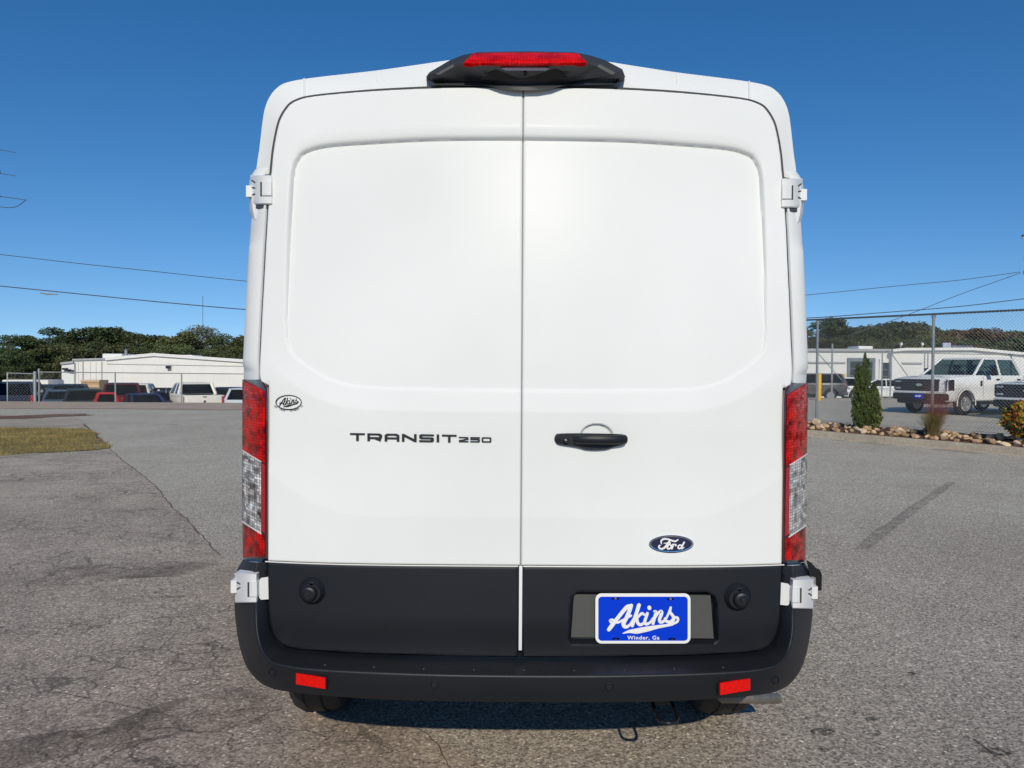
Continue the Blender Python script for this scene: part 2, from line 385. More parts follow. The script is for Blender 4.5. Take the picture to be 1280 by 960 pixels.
def shell_half(s):
    rows = []
    n = len(inn)
    for i in range(n):
        p, q = inn[i], out_[i]
        d = np.array([q[0]-p[0], q[2]-p[2]]); L = max(np.linalg.norm(d), 1e-6); d /= L
        p1 = p + np.array([d[0], 0, d[1]])*gapw
        kx = 0.56 if q[1] > Y0 + 0.18 else 0.82; ky = 0.28 if q[1] > Y0 + 0.18 else 0.24; c = p1 + (q - p1)*np.array([kx, ky, kx])
        if q[1] > Y0 + 0.215: p1 = p1 + np.array([0, 0.04, 0]); c = c + np.array([0, 0.045, 0])
        c2 = np.array([p1[0], p1[1], p1[2]])
        row = [p1 + (0, 0.012, 0), p1 + (0, 0.005, 0)]
        r0 = np.array([d[0], 0, d[1]])*0.004
        for t in np.linspace(0, 1, 13):
            b_ = (1-t)**2*(p1 + r0) + 2*t*(1-t)*c + t*t*q
            row.append(b_)
        for dy, k, dz in ((0.03, 1.001, -0.002), (0.15, 1.008, -0.004), (0.6, 1.028, -0.01), (1.5, 1.035, -0.012), (3.4, 1.035, -0.02), (4.1, 0.98, -0.25), (4.9, 0.88, -1.05)):
            z = q[2]
            if z > 1.3: z = q[2] + dz*(q[2]-1.3)/1.2
            row.append(np.array([q[0]*k, q[1] + dy, z]))
        rows.append(row)
    A = np.array(rows); A[:, :, 0] = XC + s*A[:, :, 0]
    return A
mb = MB()
for s in (-1, 1):
    A = shell_half(s); n, m = A.shape[:2]
    mb.add(A.reshape(-1, 3), [(i*m+j, i*m+j+1, (i+1)*m+j+1, (i+1)*m+j) for i in range(n-1) for j in range(m-1)])
body = mb.build('body_shell', M_WHITE, van, angle=40)
# lower sides with the wheel arches, running forward from the bumper
for s in (-1, 1):
    ar_ = lambda yc: [(yc + .43*math.cos(a_), .345 + .43*math.sin(a_)) for a_ in np.linspace(0, math.pi, 15)]
    pr = [(7.64, .42)] + [(y, max(z, .42)) for y, z in ar_(7.17)] + [(y, max(z, .42)) for y, z in ar_(3.42)] + [(2.78, .42), (2.72, .90), (7.64, .90)]
    mb = MB(); mb.prism(pr, 0, 1, lambda u, v, d: (XC + s*((0.985 if u < 3.0 else 1.004) - .05*d - .02*max(0, (.7-v))), u, v)); mb.build('lower_side', M_WHITE, van, angle=30)
    mb = MB(); mb.box((XC + s*1.000, 3.95, .52), (XC + s*1.016, 6.65, .66), .006); mb.build('side_moulding', M_BLACKP, van)
# roof joints: a raised rib at each top corner and a fine press line further in
for s in (-1, 1):
    A = shell_half(s); up = A[:, :, 2] > 2.2
    for hw, w, j0 in ((276, 0.0034, 2), (186, 0.0010, 7)):
        pts = []
        for j in range(j0, 15):
            q = A[:, j]; ok = [k for k in range(len(q)) if q[k, 2] > 2.25]; h_ = np.array([abs(q[k, 0]-XC)/q[k, 1]*F for k in ok])
            k = int(np.argmin(np.abs(h_ - hw))); p = q[ok[k]].copy(); p[0] = XC + s*hw/F*p[1]; pts.append(tuple(p + np.array([0, -w*.45, w*.4])))
        mb = MB(); mb.tube(pts, w, 6); mb.build('roof_joint', M_WHITE, van)

# --- dark lower door panels
CL = [(322.5,706),(322,740),(320.5,776),(316.5,795),(309,806),(295,812.5),(262,816),(182,819.5),(92,821.5),(0,822.5)]
cl = crom([halfS(h, y) for h, y in CL], 6)
TRAP = [S(px, py) for px, py in ((722,740),(884,740),(893,746),(896,756),(897,800),(893,804),(714,805),(711,800),(713,756),(715,746))]
TRAP2 = [(p[0], p[2]) for p in TRAP]
def clad_fn(trap):
    def fn(X, Z, sd):
        y = ysurf(X, Z) - 0.006
        y = y - 0.006*sstep(-Z, -(ZB-0.25), -(ZB-0.02))*0 + 0.010*sstep(-Z, -(ZB - 0.17), -(ZB - 0.29))
        if trap:
            d = poly_sd(TRAP2, X, Z); y = y + 0.030*sstep(-d, -0.004, 0.010)
        r = 0.006; e_ = np.clip((sd + r)/r, 0, 1)
        return y + r*(1 - np.sqrt(np.clip(1 - e_**2, 0, 1)))
    return fn
ZC = ZB - 0.0045
for s in (-1, 1):
    sx = SEAMX + s*0.0075
    poly = [(sx, ZC), (XC + s*cl[0][0], ZC)] + [(XC + s*p[0], p[2]) for p in cl if p[2] < ZC]
    poly[-1] = (sx, poly[-1][1])
    V, Fc = fill_surface(poly, 0.005, clad_fn(s > 0), 0.03)
    o = mk('lower_door_panel', V, Fc, M_BLACKP, van, angle=45)
    if s > 0: tag(o, 'dark lower panel with licence plate recess')
# white door edge showing between the panels
sx0 = SEAMX + 0.0008
mb = MB(); mb.box((sx0-0.0058, Y0-0.001, S(652, 813)[2]), (sx0+0.0052, Y0+0.03, ZB+0.004), 0.002); mb.build('door_edge', M_WHITE, van)
# thin ledge line between paint and panel
mb = MB()
for s in (-1, 1):
    xs = np.linspace(SEAMX + s*0.008, XC + s*0.86, 24)
    mb.tube([(x, float(ysurf(x, ZB)) - 0.004, ZB - 0.004) for x in xs], 0.0022, 6)
mb.build('panel_lip', M_WHITE2, van)
# recess floor of the plate: paler grey plastic
ins = [S(px, py) for px, py in ((716,743),(891,743),(895,801),(712,801))]
mb = MB()
P4 = [(p[0], p[2]) for p in ins]
cx_, cz_ = np.mean(P4, 0)
P4 = [(cx_ + (x-cx_)*0.975, cz_ + (z-cz_)*0.93) for x, z in P4]
mb.prism(P4, 0.018, 0.024, lambda u, v, d: (u, Y0 + d, v)); mb.build('plate_recess', M_RECESS, van, smooth=False)

# --- flat art helpers: strokes traced in photograph pixels, laid on the rear surface as thin relief
def stroke_poly(pts, w, n=6, cap=True, closed=False):
    P = crom(pts, n) if len(pts) > 2 else np.array(pts, float)
    ww = np.interp(np.linspace(0, 1, len(P)), np.linspace(0, 1, len(w)), w) if isinstance(w, (list, tuple)) else np.full(len(P), float(w))
    T = np.gradient(P, axis=0); T /= np.maximum(np.linalg.norm(T, axis=1, keepdims=True), 1e-6)
    N = np.stack([-T[:, 1], T[:, 0]], 1)
    L = P + N*ww[:, None]/2; Rr = P - N*ww[:, None]/2
    return P, L, Rr, T, ww
def add_stroke(mb, pts, w, tf, off, n=6, cap=True):
    P, L, Rr, T, ww = stroke_poly(pts, w, n)
    V = []; Fc = []
    for l, r in zip(L, Rr): V += [tf(*l, off), tf(*r, off), tf(*l, 0), tf(*r, 0)]
    m = len(L)
    for i in range(m-1):
        a, b = 4*i, 4*i+4
        Fc += [(a, b, b+1, a+1), (a, a+2, b+2, b), (a+1, b+1, b+3, a+3)]
    Fc += [(0, 1, 3, 2), (4*m-4, 4*m-2, 4*m-1, 4*m-3)]
    mb.add(V, Fc)
    if cap:
        for c, t, w_, k in ((P[0], -T[0], ww[0], 0), (P[-1], T[-1], ww[-1], 1)):
            a0 = math.atan2(t[1], t[0]); V = [tf(*c, off + 0.00004)]
            for q in range(9):
                a_ = a0 - math.pi/2 + math.pi*q/8; V.append(tf(c[0] + math.cos(a_)*w_/2, c[1] + math.sin(a_)*w_/2, off + 0.00004))
            mb.add(V, [(0, q+1, q+2) for q in range(8)])
def text_mesh(txt, size, bold=0.0, space=1.0):
    c = bpy.data.curves.new('t', 'FONT'); c.body = txt; c.size = size; c.offset = bold; c.align_x = 'CENTER'; c.space_character = space
    o = bpy.data.objects.new('t', c); COL.objects.link(o)
    bpy.context.view_layer.update()
    me = bpy.data.meshes.new_from_object(o.evaluated_get(bpy.context.evaluated_depsgraph_get()))
    V = [tuple(v.co) for v in me.vertices]; Fc = [tuple(p.vertices) for p in me.polygons]
    bpy.data.objects.remove(o); bpy.data.curves.remove(c); bpy.data.meshes.remove(me)
    return V, Fc

# --- script word, traced on the plate (crop units 1280x704 over pixels 735..875 x 735..812)
AK = [([(236,472),(262,438),(330,350),(400,262),(448,212),(492,200)], [42,46,44,44,46,40]),
      ([(492,198),(470,262),(432,350),(404,402),(418,436),(452,436),(486,402),(516,350)], [44,46,44,48,46,34,26,22]),
      ([(262,388),(250,368),(282,360),(330,392),(392,366),(488,312)], [30,26,26,24,26,28]),
      ([(580,192),(556,270),(526,360),(504,426)], [44,42,40,38]),
      ([(520,372),(566,330),(612,288),(640,300)], [26,28,32,26]),
      ([(556,346),(566,392),(592,416),(634,396),(668,330)], [34,36,36,28,22]),
      ([(676,286),(658,340),(646,384),(664,408),(706,390),(738,340)], [34,34,36,34,26,20]),
      ([(698,218),(700,226)], 44),
      ([(756,262),(776,270),(762,320),(740,402)], [26,32,36,34]),
      ([(752,356),(792,292),(832,262),(838,292),(814,352),(826,386),(866,372),(906,312),(942,222)], [24,28,36,38,36,36,30,24,26]),
      ([(942,218),(934,268),(966,312),(976,352),(940,384),(896,376),(874,346)], [26,32,34,38,38,34,26]),
      ([(952,366),(996,332),(1024,342),(1016,380),(958,408)], [26,26,28,28,28])]
SW = ([(396,514),(470,492),(560,486),(680,462),(800,438),(960,412)], [8,34,62,58,38,26])
PS = 140/1280
def build_script(mb, tf, base, sw_extra=None):
    for i, (p, w) in enumerate(AK): add_stroke(mb, p, w, tf, base + i*0.00012)
    add_stroke(mb, SW[0], SW[1], tf, base + 0.0016)

# --- licence plate
lp = empty('licence_plate', (XC + 0.38, Y0 + 0.01, 0.78), parent=van)
tag(lp, 'blue dealer plate with white script word in the recess')
YP = Y0 + 0.006
def tp(u, v, off): # crop units -> plate plane
    p = W(735 + u*PS, 735 + v*PS, YP); return (p[0], YP - off, p[2])
def rrect(x0, y0, x1, y1, r, n=6):
    o = []
    for cx, cy, a0 in ((x1-r, y0+r, -90), (x1-r, y1-r, 0), (x0+r, y1-r, 90), (x0+r, y0+r, 180)):
        for k in range(n+1):
            a_ = R(a0 + 90*k/n); o.append((cx + r*math.cos(a_), cy + r*math.sin(a_)))
    return o
mb = MB(); mb.prism(rrect(84, 60, 1170, 632, 70), 0.0, 0.002, tp); mb.build('plate_border', M_LETW, lp, smooth=False)
mb = MB(); mb.prism(rrect(117, 97, 1138, 600, 40), 0.001, 0.0026, tp); mb.build('plate_face', M_PLATE, lp, smooth=False)
mb = MB(); build_script(mb, tp, 0.003); mb.build('script_lettering', M_LETW, lp, smooth=False)
V, Fc = text_mesh('Winder, Ga', 60, 1.1, 1.14)
mb = MB(); mb.add([tp(632 + v[0]*1.12, 584 - v[1], 0.0031) for v in V], Fc); mb.build('small_lettering', M_LETW, lp, smooth=False)
for u, v in ((312,112),(940,118),(318,570),(955,572)):
    mb = MB(); mb.box(tp(u-38, v+14, 0.0025), np.array(tp(u+38, v-2, 0.0034)), 0); mb.lathe([(0.0001, -0.0065), (0.003, -0.006), (0.0045, -0.004), (0.0045, 0)], tp(u, v+2, 0.002), 'Y', 12)
    mb.build('plate_bolt', M_BLACKG if v > 300 else M_PIPE, lp)

# --- model lettering in black relief: wide squared letters (pixels)
LW = 3.0
def word(mb, x0, x1, ytop, ybot, letters, lw, slope, gap, bar=0.68):
    n = len(letters); total = sum(l[0] for l in letters) + gap*(n-1); u = (x1-x0)/total; x = x0
    for k, (w, strokes) in enumerate(letters):
        for si, st in enumerate(strokes):
            pts = []
            for (a_, b_) in st:
                px = x + (lw/2 + a_*(w*u - lw)); yy = ytop + lw*bar/2 + b_*(ybot - ytop - lw*bar); pts.append((px, yy + (px - x0)*slope))
            # square joints: one bar per segment, stretched by half a stroke
            for i in range(len(pts)-1):
                p, q = np.array(pts[i]), np.array(pts[i+1]); d = (q-p)/np.linalg.norm(q-p)
                diag = abs(d[0]) > .2 and abs(d[1]) > .2
                e0 = 0 if diag else lw*0.5; 
                horiz = abs(d[0]) > abs(d[1]) and not diag; e0 = e0*(1.0 if horiz else bar)
                add_stroke(mb, [tuple(p - d*e0), tuple(q + d*e0)], lw*(0.9 if diag else bar if horiz else 1), lambda u_, v_, o_: tuple(S(u_, v_, OFFW - o_)), 0.0040 + 0.00012*((i + si*3) % 9), cap=False)
        x += (w + gap)*u
c = 0.18
T_ = (1.0, [[(0,0),(1,0)], [(.5,0),(.5,1)]])
R_ = (1.0, [[(0,1),(0,0),(1-c,0),(1,.18),(1,.48),(.9,.62),(0,.62)], [(.52,.62),(1,1)]])
A_ = (1.0, [[(0,1),(0,.2),(.16,0),(.84,0),(1,.2),(1,1)], [(0,.62),(1,.62)]])
N_ = (1.0, [[(0,1),(0,0)], [(0,0),(1,1)], [(1,1),(1,0)]])
S_ = (1.0, [[(1,0),(.12,0),(0,.14),(0,.38),(.12,.5),(.88,.5),(1,.62),(1,.86),(.88,1),(0,1)]])
I_ = (0.20, [[(.5,0),(.5,1)]])
N2 = (1.0, [[(0,0),(.88,0),(1,.12),(1,.36),(0,.8),(0,1),(1,1)]])
N5 = (1.0, [[(1,0),(0,0),(0,.42),(.88,.42),(1,.56),(1,.86),(.88,1),(0,1)]])
N0 = (1.0, [[(0,.5),(0,.14),(.12,0),(.88,0),(1,.14),(1,.86),(.88,1),(.12,1),(0,.86),(0,.5)]])
OFFW = doff(525, 546)
mb = MB()
word(mb, 437.5, 570.8, 541.2, 550.8, [T_, R_, A_, N_, S_, I_, T_], 3.3, 0.017, 0.17)
word(mb, 573.5, 614.3, 546.0, 552.4, [N2, N5, N0], 2.1, 0.014, 0.17)
mb.build('model_lettering', M_LETB, van, smooth=False)

# --- oval sticker on the left door
stk = empty('oval_sticker', (S(361, 504)[0], Y0, S(361, 504)[2]), parent=van); tag(stk, 'small oval sticker with script word')
SS = 55/1280; OFFS = doff(361, 504) - 0.0006
def tsk(u, v, off): return tuple(S(335 + u*SS, 485 + v*SS, OFFS - off))
mb = MB(); el = [(598 + 370*math.cos(a_), 418 + 205*math.sin(a_)) for a_ in np.linspace(0, 2*math.pi, 49)]
add_stroke(mb, el, 26, tsk, 0.0030, n=1, cap=False)
mb.build('sticker_ring', M_LETB, stk, smooth=False)
mb = MB()
def tsk2(u, v, off): # script squeezed into the oval
    return tsk(330 + (u-236)*0.70, 520 + (v-472)*0.80 - (u-236)*0.02, off)
build_script(mb, tsk2, 0.0004); mb.build('sticker_script', M_LETB, stk, smooth=False)
mb = MB()
txt = 'EST. 1945   WINDER, GA'
for i, ch in enumerate(txt):
    if ch == ' ': continue
    a_ = R(158 - 136*i/(len(txt)-1)); cx, cy = 598 + 432*math.cos(a_), 432 + 238*math.sin(a_)
    tx, ty = 432*math.sin(a_), -238*math.cos(a_); L = math.hypot(tx, ty); tx /= L; ty /= L
    V, Fc = text_mesh(ch, 62, 1.0)
    mb.add([tsk(cx + v[0]*tx + (v[1]-20)*ty, cy + v[0]*ty - (v[1]-20)*tx, 0.0005) for v in V], Fc)
mb.build('sticker_small_print', M_LETB, stk, smooth=False)

# --- oval emblem
emb = empty('oval_emblem', (S(839, 680)[0], Y0, S(839, 680)[2]), parent=van); tag(emb, 'blue oval emblem with chrome rim and white script')
ES = 80/1280; OFFE = doff(839, 680)
def te(u, v, off): return tuple(S(800 + u*ES, 660 + v*ES, OFFE - off))
def ell(rx, ry, n=64): return [(627 + rx*math.cos(2*math.pi*k/n), 320 + ry*math.sin(2*math.pi*k/n)) for k in range(n)]
mb = MB(); 
rings = [(446, 178, -0.004), (446, 178, 0.003), (430, 162, 0.0052), (412, 146, 0.0046), (404, 138, 0.003)]
V = []; n = 64
for rx, ry, o_ in rings: V += [te(u, v, o_) for u, v in ell(rx, ry)]
mb.add(V, [(i*n+k, i*n+(k+1) % n, (i+1)*n+(k+1) % n, (i+1)*n+k) for i in range(len(rings)-1) for k in range(n)])
mb.build('emblem_rim', M_CHROME, emb)
mb = MB(); mb.prism(ell(406, 140), -0.002, 0.0034, te); mb.build('emblem_field', M_EMBLEM, emb, smooth=False)
FD = [([(430,318),(424,262),(470,222),(548,222),(640,252),(708,264),(762,232)], [20,34,36,32,34,36,22]),
      ([(590,262),(548,318),(500,384),(446,416),(392,404),(376,370),(398,346)], [34,38,40,34,32,32,28]),
      ([(478,306),(540,300),(606,292)], [14,20,22]),
      ([(606,300),(596,330)], 22),
      ([(602,320),(560,352),(546,396),(574,418),(614,396),(622,352),(598,328)], [28,32,34,32,32,30,28]),
      ([(614,352),(648,338),(668,326)], 18), ([(664,326),(654,368),(638,412)], [30,36,34]), ([(660,352),(690,330),(722,338),(712,356)], [22,26,30,24]),
      ([(838,352),(800,340),(768,362),(764,398),(796,412),(836,380)], [26,28,32,32,30,26]),
      ([(884,288),(852,342),(828,392),(842,410),(878,388)], [34,36,36,30,20])]
mb = MB()
for i, (p, w) in enumerate(FD): add_stroke(mb, p, w, te, 0.0042 + i*0.0001)
mb.build('emblem_script', M_LETW, emb, smooth=False)

# --- door handle
hd = empty('door_handle', (S(739, 551)[0], Y0, S(739, 551)[2]), parent=van); tag(hd, 'black pull handle with round key lock')
def tpx(u, v, off): return tuple(S(u, v, -off))
hs = 120/1280; OFFH = doff(700, 551)
def th(u, v, off): return tuple(S(680 + u*hs, 515 + v*hs, OFFH - off))
base = [(142,330),(160,300),(200,288),(420,282),(920,290),(1060,300),(1105,320),(1118,360),(1105,410),(1050,440),(930,470),(840,500),(700,512),(560,505),(470,480),(360,460),(200,435),(150,400),(138,360)]
base = crom(base + [base[0]], 3)[:-1]
mb = MB(); 
cx_, cy_ = 630, 380
V = []; n = len(base); lay = [(1.0, -0.004), (1.0, 0.004), (0.985, 0.009), (0.95, 0.011)]
for k, o_ in lay: V += [th(cx_ + (u-cx_)*k, cy_ + (v-cy_)*k, o_) for u, v in base]
mb.add(V, [(i*n+j, i*n+(j+1) % n, (i+1)*n+(j+1) % n, (i+1)*n+j) for i in range(len(lay)-1) for j in range(n)] + [tuple((len(lay)-1)*n + j for j in range(n))])
mb.build('handle_base', M_BLACKP, hd)
mb = MB(); bar = []
ring = []
xs = np.linspace(400, 1090, 22)
V = []; seg = 12
for x in xs:
    t = (x-400)/690; arch = 0.012 + 0.022*math.sin(math.pi*min(max(t, 0.02), 0.98))**0.6
    for k in range(seg):
        a_ = 2*math.pi*k/seg
        V.append(th(x, 366 + 68*math.sin(a_)*(0.9 if 0.04 < t < 0.96 else 0.7) + 6*t, arch + 0.010*math.cos(a_)))
m_ = len(xs)
mb.add(V, [(i*seg+k, i*seg+(k+1) % seg, (i+1)*seg+(k+1) % seg, (i+1)*seg+k) for i in range(m_-1) for k in range(seg)] + [tuple(range(seg)), tuple((m_-1)*seg+k for k in range(seg))])
mb.build('grip', M_BLACKP, hd)
mb = MB(); mb.lathe([(0.0085, 0.0), (0.0085, -0.024), (0.0065, -0.026), (0.0001, -0.026)], th(290, 370, 0.0), 'Y', 24); mb.build('lock_surround', M_BLACKG, hd)
mb = MB(); mb.lathe([(0.0042, 0.0), (0.0042, -0.0035), (0.0032, -0.0045), (0.0001, -0.0045)], np.array(th(288, 368, 0.026)), 'Y', 20); mb.build('lock_barrel', M_CHROME, hd)
# --- door stops
def stop(px, py, r, dx):
    o = empty('door_stop', tuple(S(px, py)), parent=van)
    c0 = S(px, py, -0.004)
    mb = MB(); mb.lathe([(r*1.18, 0.004), (r*1.12, -0.003), (r*0.98, -0.012), (r*0.80, -0.020), (r*0.78, -0.024)], c0, 'Y', 40); mb.build('stop_base', M_BLACKP, o)
    mb = MB(); c1 = c0 + np.array([dx, -0.022, 0.0])
    mb.lathe([(r*0.64, 0.006), (r*0.62, -0.010), (r*0.56, -0.018), (r*0.40, -0.021), (r*0.38, -0.017), (r*0.16, -0.017), (r*0.14, -0.021), (0.0001, -0.022)], c1, 'Y', 36); mb.build('stop_cap', M_BLACKP, o)
    mb = MB(); mb.box(c0 + (-0.006, -0.024, r*0.60), c0 + (0.010, -0.012, r*0.9), 0.002); mb.build('stop_clip', M_BLACKP, o)
    return o
stop(391, 738.5, 0.040, -0.004); stop(921, 746, 0.041, 0.006)

# --- bumper
BI = [(325,705,.060),(323.5,716,.060),(322,735,.060),(320.8,757,.060),(319.8,776,.055),(316,795,.05),(308,807.5,.045),(294,814,.035),(260,817,.028),(180,820.5,.018),(90,822.5,.012),(0,823,.010)]
BR = [(338,705,.045),(339.5,716,.040),(339.5,735,.035),(338.8,767,.020),(338,788,.000),(334,808,-.020),(325,825,-.05),(308,833.5,-.070),(265,838.5,-.090),(180,842,-.11),(90,844,-.12),(0,844.5,-.12)]
BO = [(353,702,.205),(360,715,.205),(362.5,735,.205),(363.5,760,.20),(361,788,.18),(356,815,.15),(346,840,.10),(325,859.5,.03),(285,868,-.04),(190,875,-.08),(95,877.5,-.095),(0,878,-.10)]
def crv(L, n=6): return crom([half(*p) for p in L], n)
bi, br, bo = crv(BI), crv(BR), crv(BO)
def bump_half(s):
    rows = []
    for p, q, w in zip(bi, br, bo):
        row = [p + (0, 0.03, 0)]
        for t in np.linspace(0, 1, 5)[:-1]: row.append(p + (q-p)*t)
        # rounded ridge
        a_ = q + (p-q)*0.10; b_ = q + (w-q)*0.12
        for t in np.linspace(0, 1, 6): row.append((1-t)**2*a_ + 2*t*(1-t)*q + t*t*b_)
        mid = (b_ + w)/2; bul = np.array([0.006 if w[2] > .75 else 0.0, -0.010, 0.0])
        for t in np.linspace(0, 1, 8)[1:-1]: row.append((1-t)**2*b_ + 2*t*(1-t)*(mid + bul) + t*t*w)
        row.append(w); row.append(w + np.array([-0.006, 0.010, -0.004 if w[2] < .75 else 0])); row.append(w + np.array([-0.02, 0.05, 0.0]))
        row.append(w*np.array([0.96, 1, 1]) + np.array([0, 0.16, 0.0 if w[2] > .75 else 0.02]))
        rows.append(row)
    A = np.array(rows); A[:, :, 0] = XC + s*A[:, :, 0]; return A
mb = MB()
for s in (-1, 1):
    A = bump_half(s); n, m = A.shape[:2]
    mb.add(A.reshape(-1, 3), [(i*m+j, i*m+j+1, (i+1)*m+j+1, (i+1)*m+j) for i in range(n-1) for j in range(m-1)])
bumper = mb.build('bumper', M_BLACKP, van, angle=60)
def bump_face(px, py):
    """point on the bumper's rear face seen at a pixel"""
    hw = abs(px - CXP); best = None
    for s, Aa in ((-1, bump_half(-1)), (1, bump_half(1))):
        if (px < CXP) != (s < 0): continue
        F_ = Aa[:, 10:18].reshape(-1, 3)
        d = F_ - np.array([0, 0, CAM_H]); inv = CMn.T @ d.T
        u = 640 + F*inv[0]/(-inv[2]); v = 480 - F*inv[1]/(-inv[2])
        k = np.argsort((u-px)**2 + (v-py)**2)[:6]
        w = 1/((u[k]-px)**2 + (v[k]-py)**2 + 1); Y = float((F_[k, 1]*w).sum()/w.sum())
        best = W(px, py, Y)
    return best
for (a_, b_, c_, d_) in ((369, 842.5, 408.5, 857.5), (898, 850, 939, 865)):
    p = bump_face((a_+c_)/2, (b_+d_)/2); Yr = p[1] - 0.004
    sl = 0.05 if a_ < 600 else -0.04
    q = [W(px, py, Yr) for px, py in ((a_, b_+(0 if a_ < 600 else 1)), (c_, b_+(2 if a_ < 600 else -1)), (c_, d_+(1 if a_ < 600 else -1)), (a_, d_-(1 if a_ < 600 else -1)))]
    turn = lambda v: v + np.array([0, (abs(v[0]-XC) - abs(p[0]-XC))*0.25, 0])
    cen = np.mean(q, 0)
    def layer(k, dy): return [tuple(turn(cen + (v-cen)*k) + np.array([0, dy, 0])) for v in q]
    mb = MB(); V = layer(1.08, 0.02) + layer(1.08, -0.001); 
    mb.add(V, [(i, (i+1) % 4, 4+(i+1) % 4, 4+i) for i in range(4)] + [(4,5,6,7)]); mb.build('reflector_frame', M_BLACKG, bumper, smooth=False)
    mb = MB(); V = layer(1.0, 0.0) + layer(1.0, -0.004) + layer(0.96, -0.006)
    mb.add(V, [(i, (i+1) % 4, 4+(i+1) % 4, 4+i) for i in range(4)] + [(4+i, 4+(i+1) % 4, 8+(i+1) % 4, 8+i) for i in range(4)] + [(8,9,10,11)]); mb.build('reflector', M_RREFL, bumper, smooth=False)
for px, py in ((543, 855.5), (761.5, 858.5), (341, 840), (968.5, 850)):
    p = bump_face(px, py); mb = MB()
    mb.lathe([(0.0135, 0.006), (0.0135, -0.003), (0.0118, -0.0045), (0.0105, -0.003), (0.0100, -0.0015), (0.0092, -0.0015), (0.0088, -0.0042), (0.0001, -0.0046)], p, 'Y', 28)
    mb.build('parking_sensor', M_BLACKP, bumper)
# anti-slip studs along the tread
A_all = {s: bump_half(s) for s in (-1, 1)}
for k in range(-14, 15):
    x = XC - 0.002 + k*0.0530; s = -1 if x < XC else 1
    A = A_all[s]; rows = A[:, 4]; inner = A[:, 1]
    i = int(np.argmin(np.abs(rows[:, 0] - x) + (rows[:, 2] > .75)*9)); p = A[i, 5]*0.80 + A[i, 1]*0.20; p = p.copy(); p[0] = x
    mb = MB(); mb.lathe([(0.0034, -0.002), (0.0029, 0.0019), (0.0001, 0.0024)], p, 'Z', 8); mb.build('tread_stud', M_BLACKP if k % 3 else M_RECESS, bumper)

# --- tail lights
LI = [(350.4,467.8),(335,475.6),(327.5,480.5),(323.6,487),(322.8,500),(322.6,538),(323.6,647),(324.6,700)]
LO = [(351.2,468.2),(351.6,476),(351.9,481),(352.2,487),(352.5,500),(353,560),(353.2,647),(352.6,701)]
li_y = [p[1] for p in LI]; lo_y = [p[1] for p in LO]
def light_pt(hw, y, s, proud=0.0):
    """surface of the lamp at half width hw and row y"""
    h0 = 322.6; h1 = 353.0; t = min(max((hw-h0)/(h1-h0), 0), 1)
    dep = 0.022*(1-t)**2 + 2*t*(1-t)*0.030 + t*t*0.195 if True else 0
    # bezier with its shoulder moved outward
    t2 = t**1.9; dep = 0.014 + 0.020*t + 0.155*t2
    p = half(hw, y, dep - proud); p = p.copy(); p[0] += proud*0.9*t
    return np.array([XC + s*p[0], p[1], p[2]])
def lamp_piece(h0, h1, yt, yb, s, proud, nh=10, nv=40, back=0.01):
    """h0 inner, h1 outer half widths; yt/yb functions of u in 0..1 (inner..outer)"""
    V = []
    for j in range(nv+1):
        for i in range(nh+1):
            u = i/nh; y = yt(u) + (yb(u)-yt(u))*j/nv; V.append(light_pt(h0 + (h1-h0)*u, y, s, proud))
    Fc = [(j*(nh+1)+i, j*(nh+1)+i+1, (j+1)*(nh+1)+i+1, (j+1)*(nh+1)+i) for j in range(nv) for i in range(nh)]
    m = len(V); brd = [i for i in range(nh+1)] + [(j+1)*(nh+1)+nh for j in range(nv)] + [nv*(nh+1)+nh-1-i for i in range(nh)] + [(nv-1-j)*(nh+1) for j in range(nv-1)]
    V2 = [V[i] + np.array([0, back, 0]) for i in brd]; nb = len(brd)
    Fc += [(brd[k], brd[(k+1) % nb], m+(k+1) % nb, m+k) for k in range(nb)]
    return V + V2, Fc
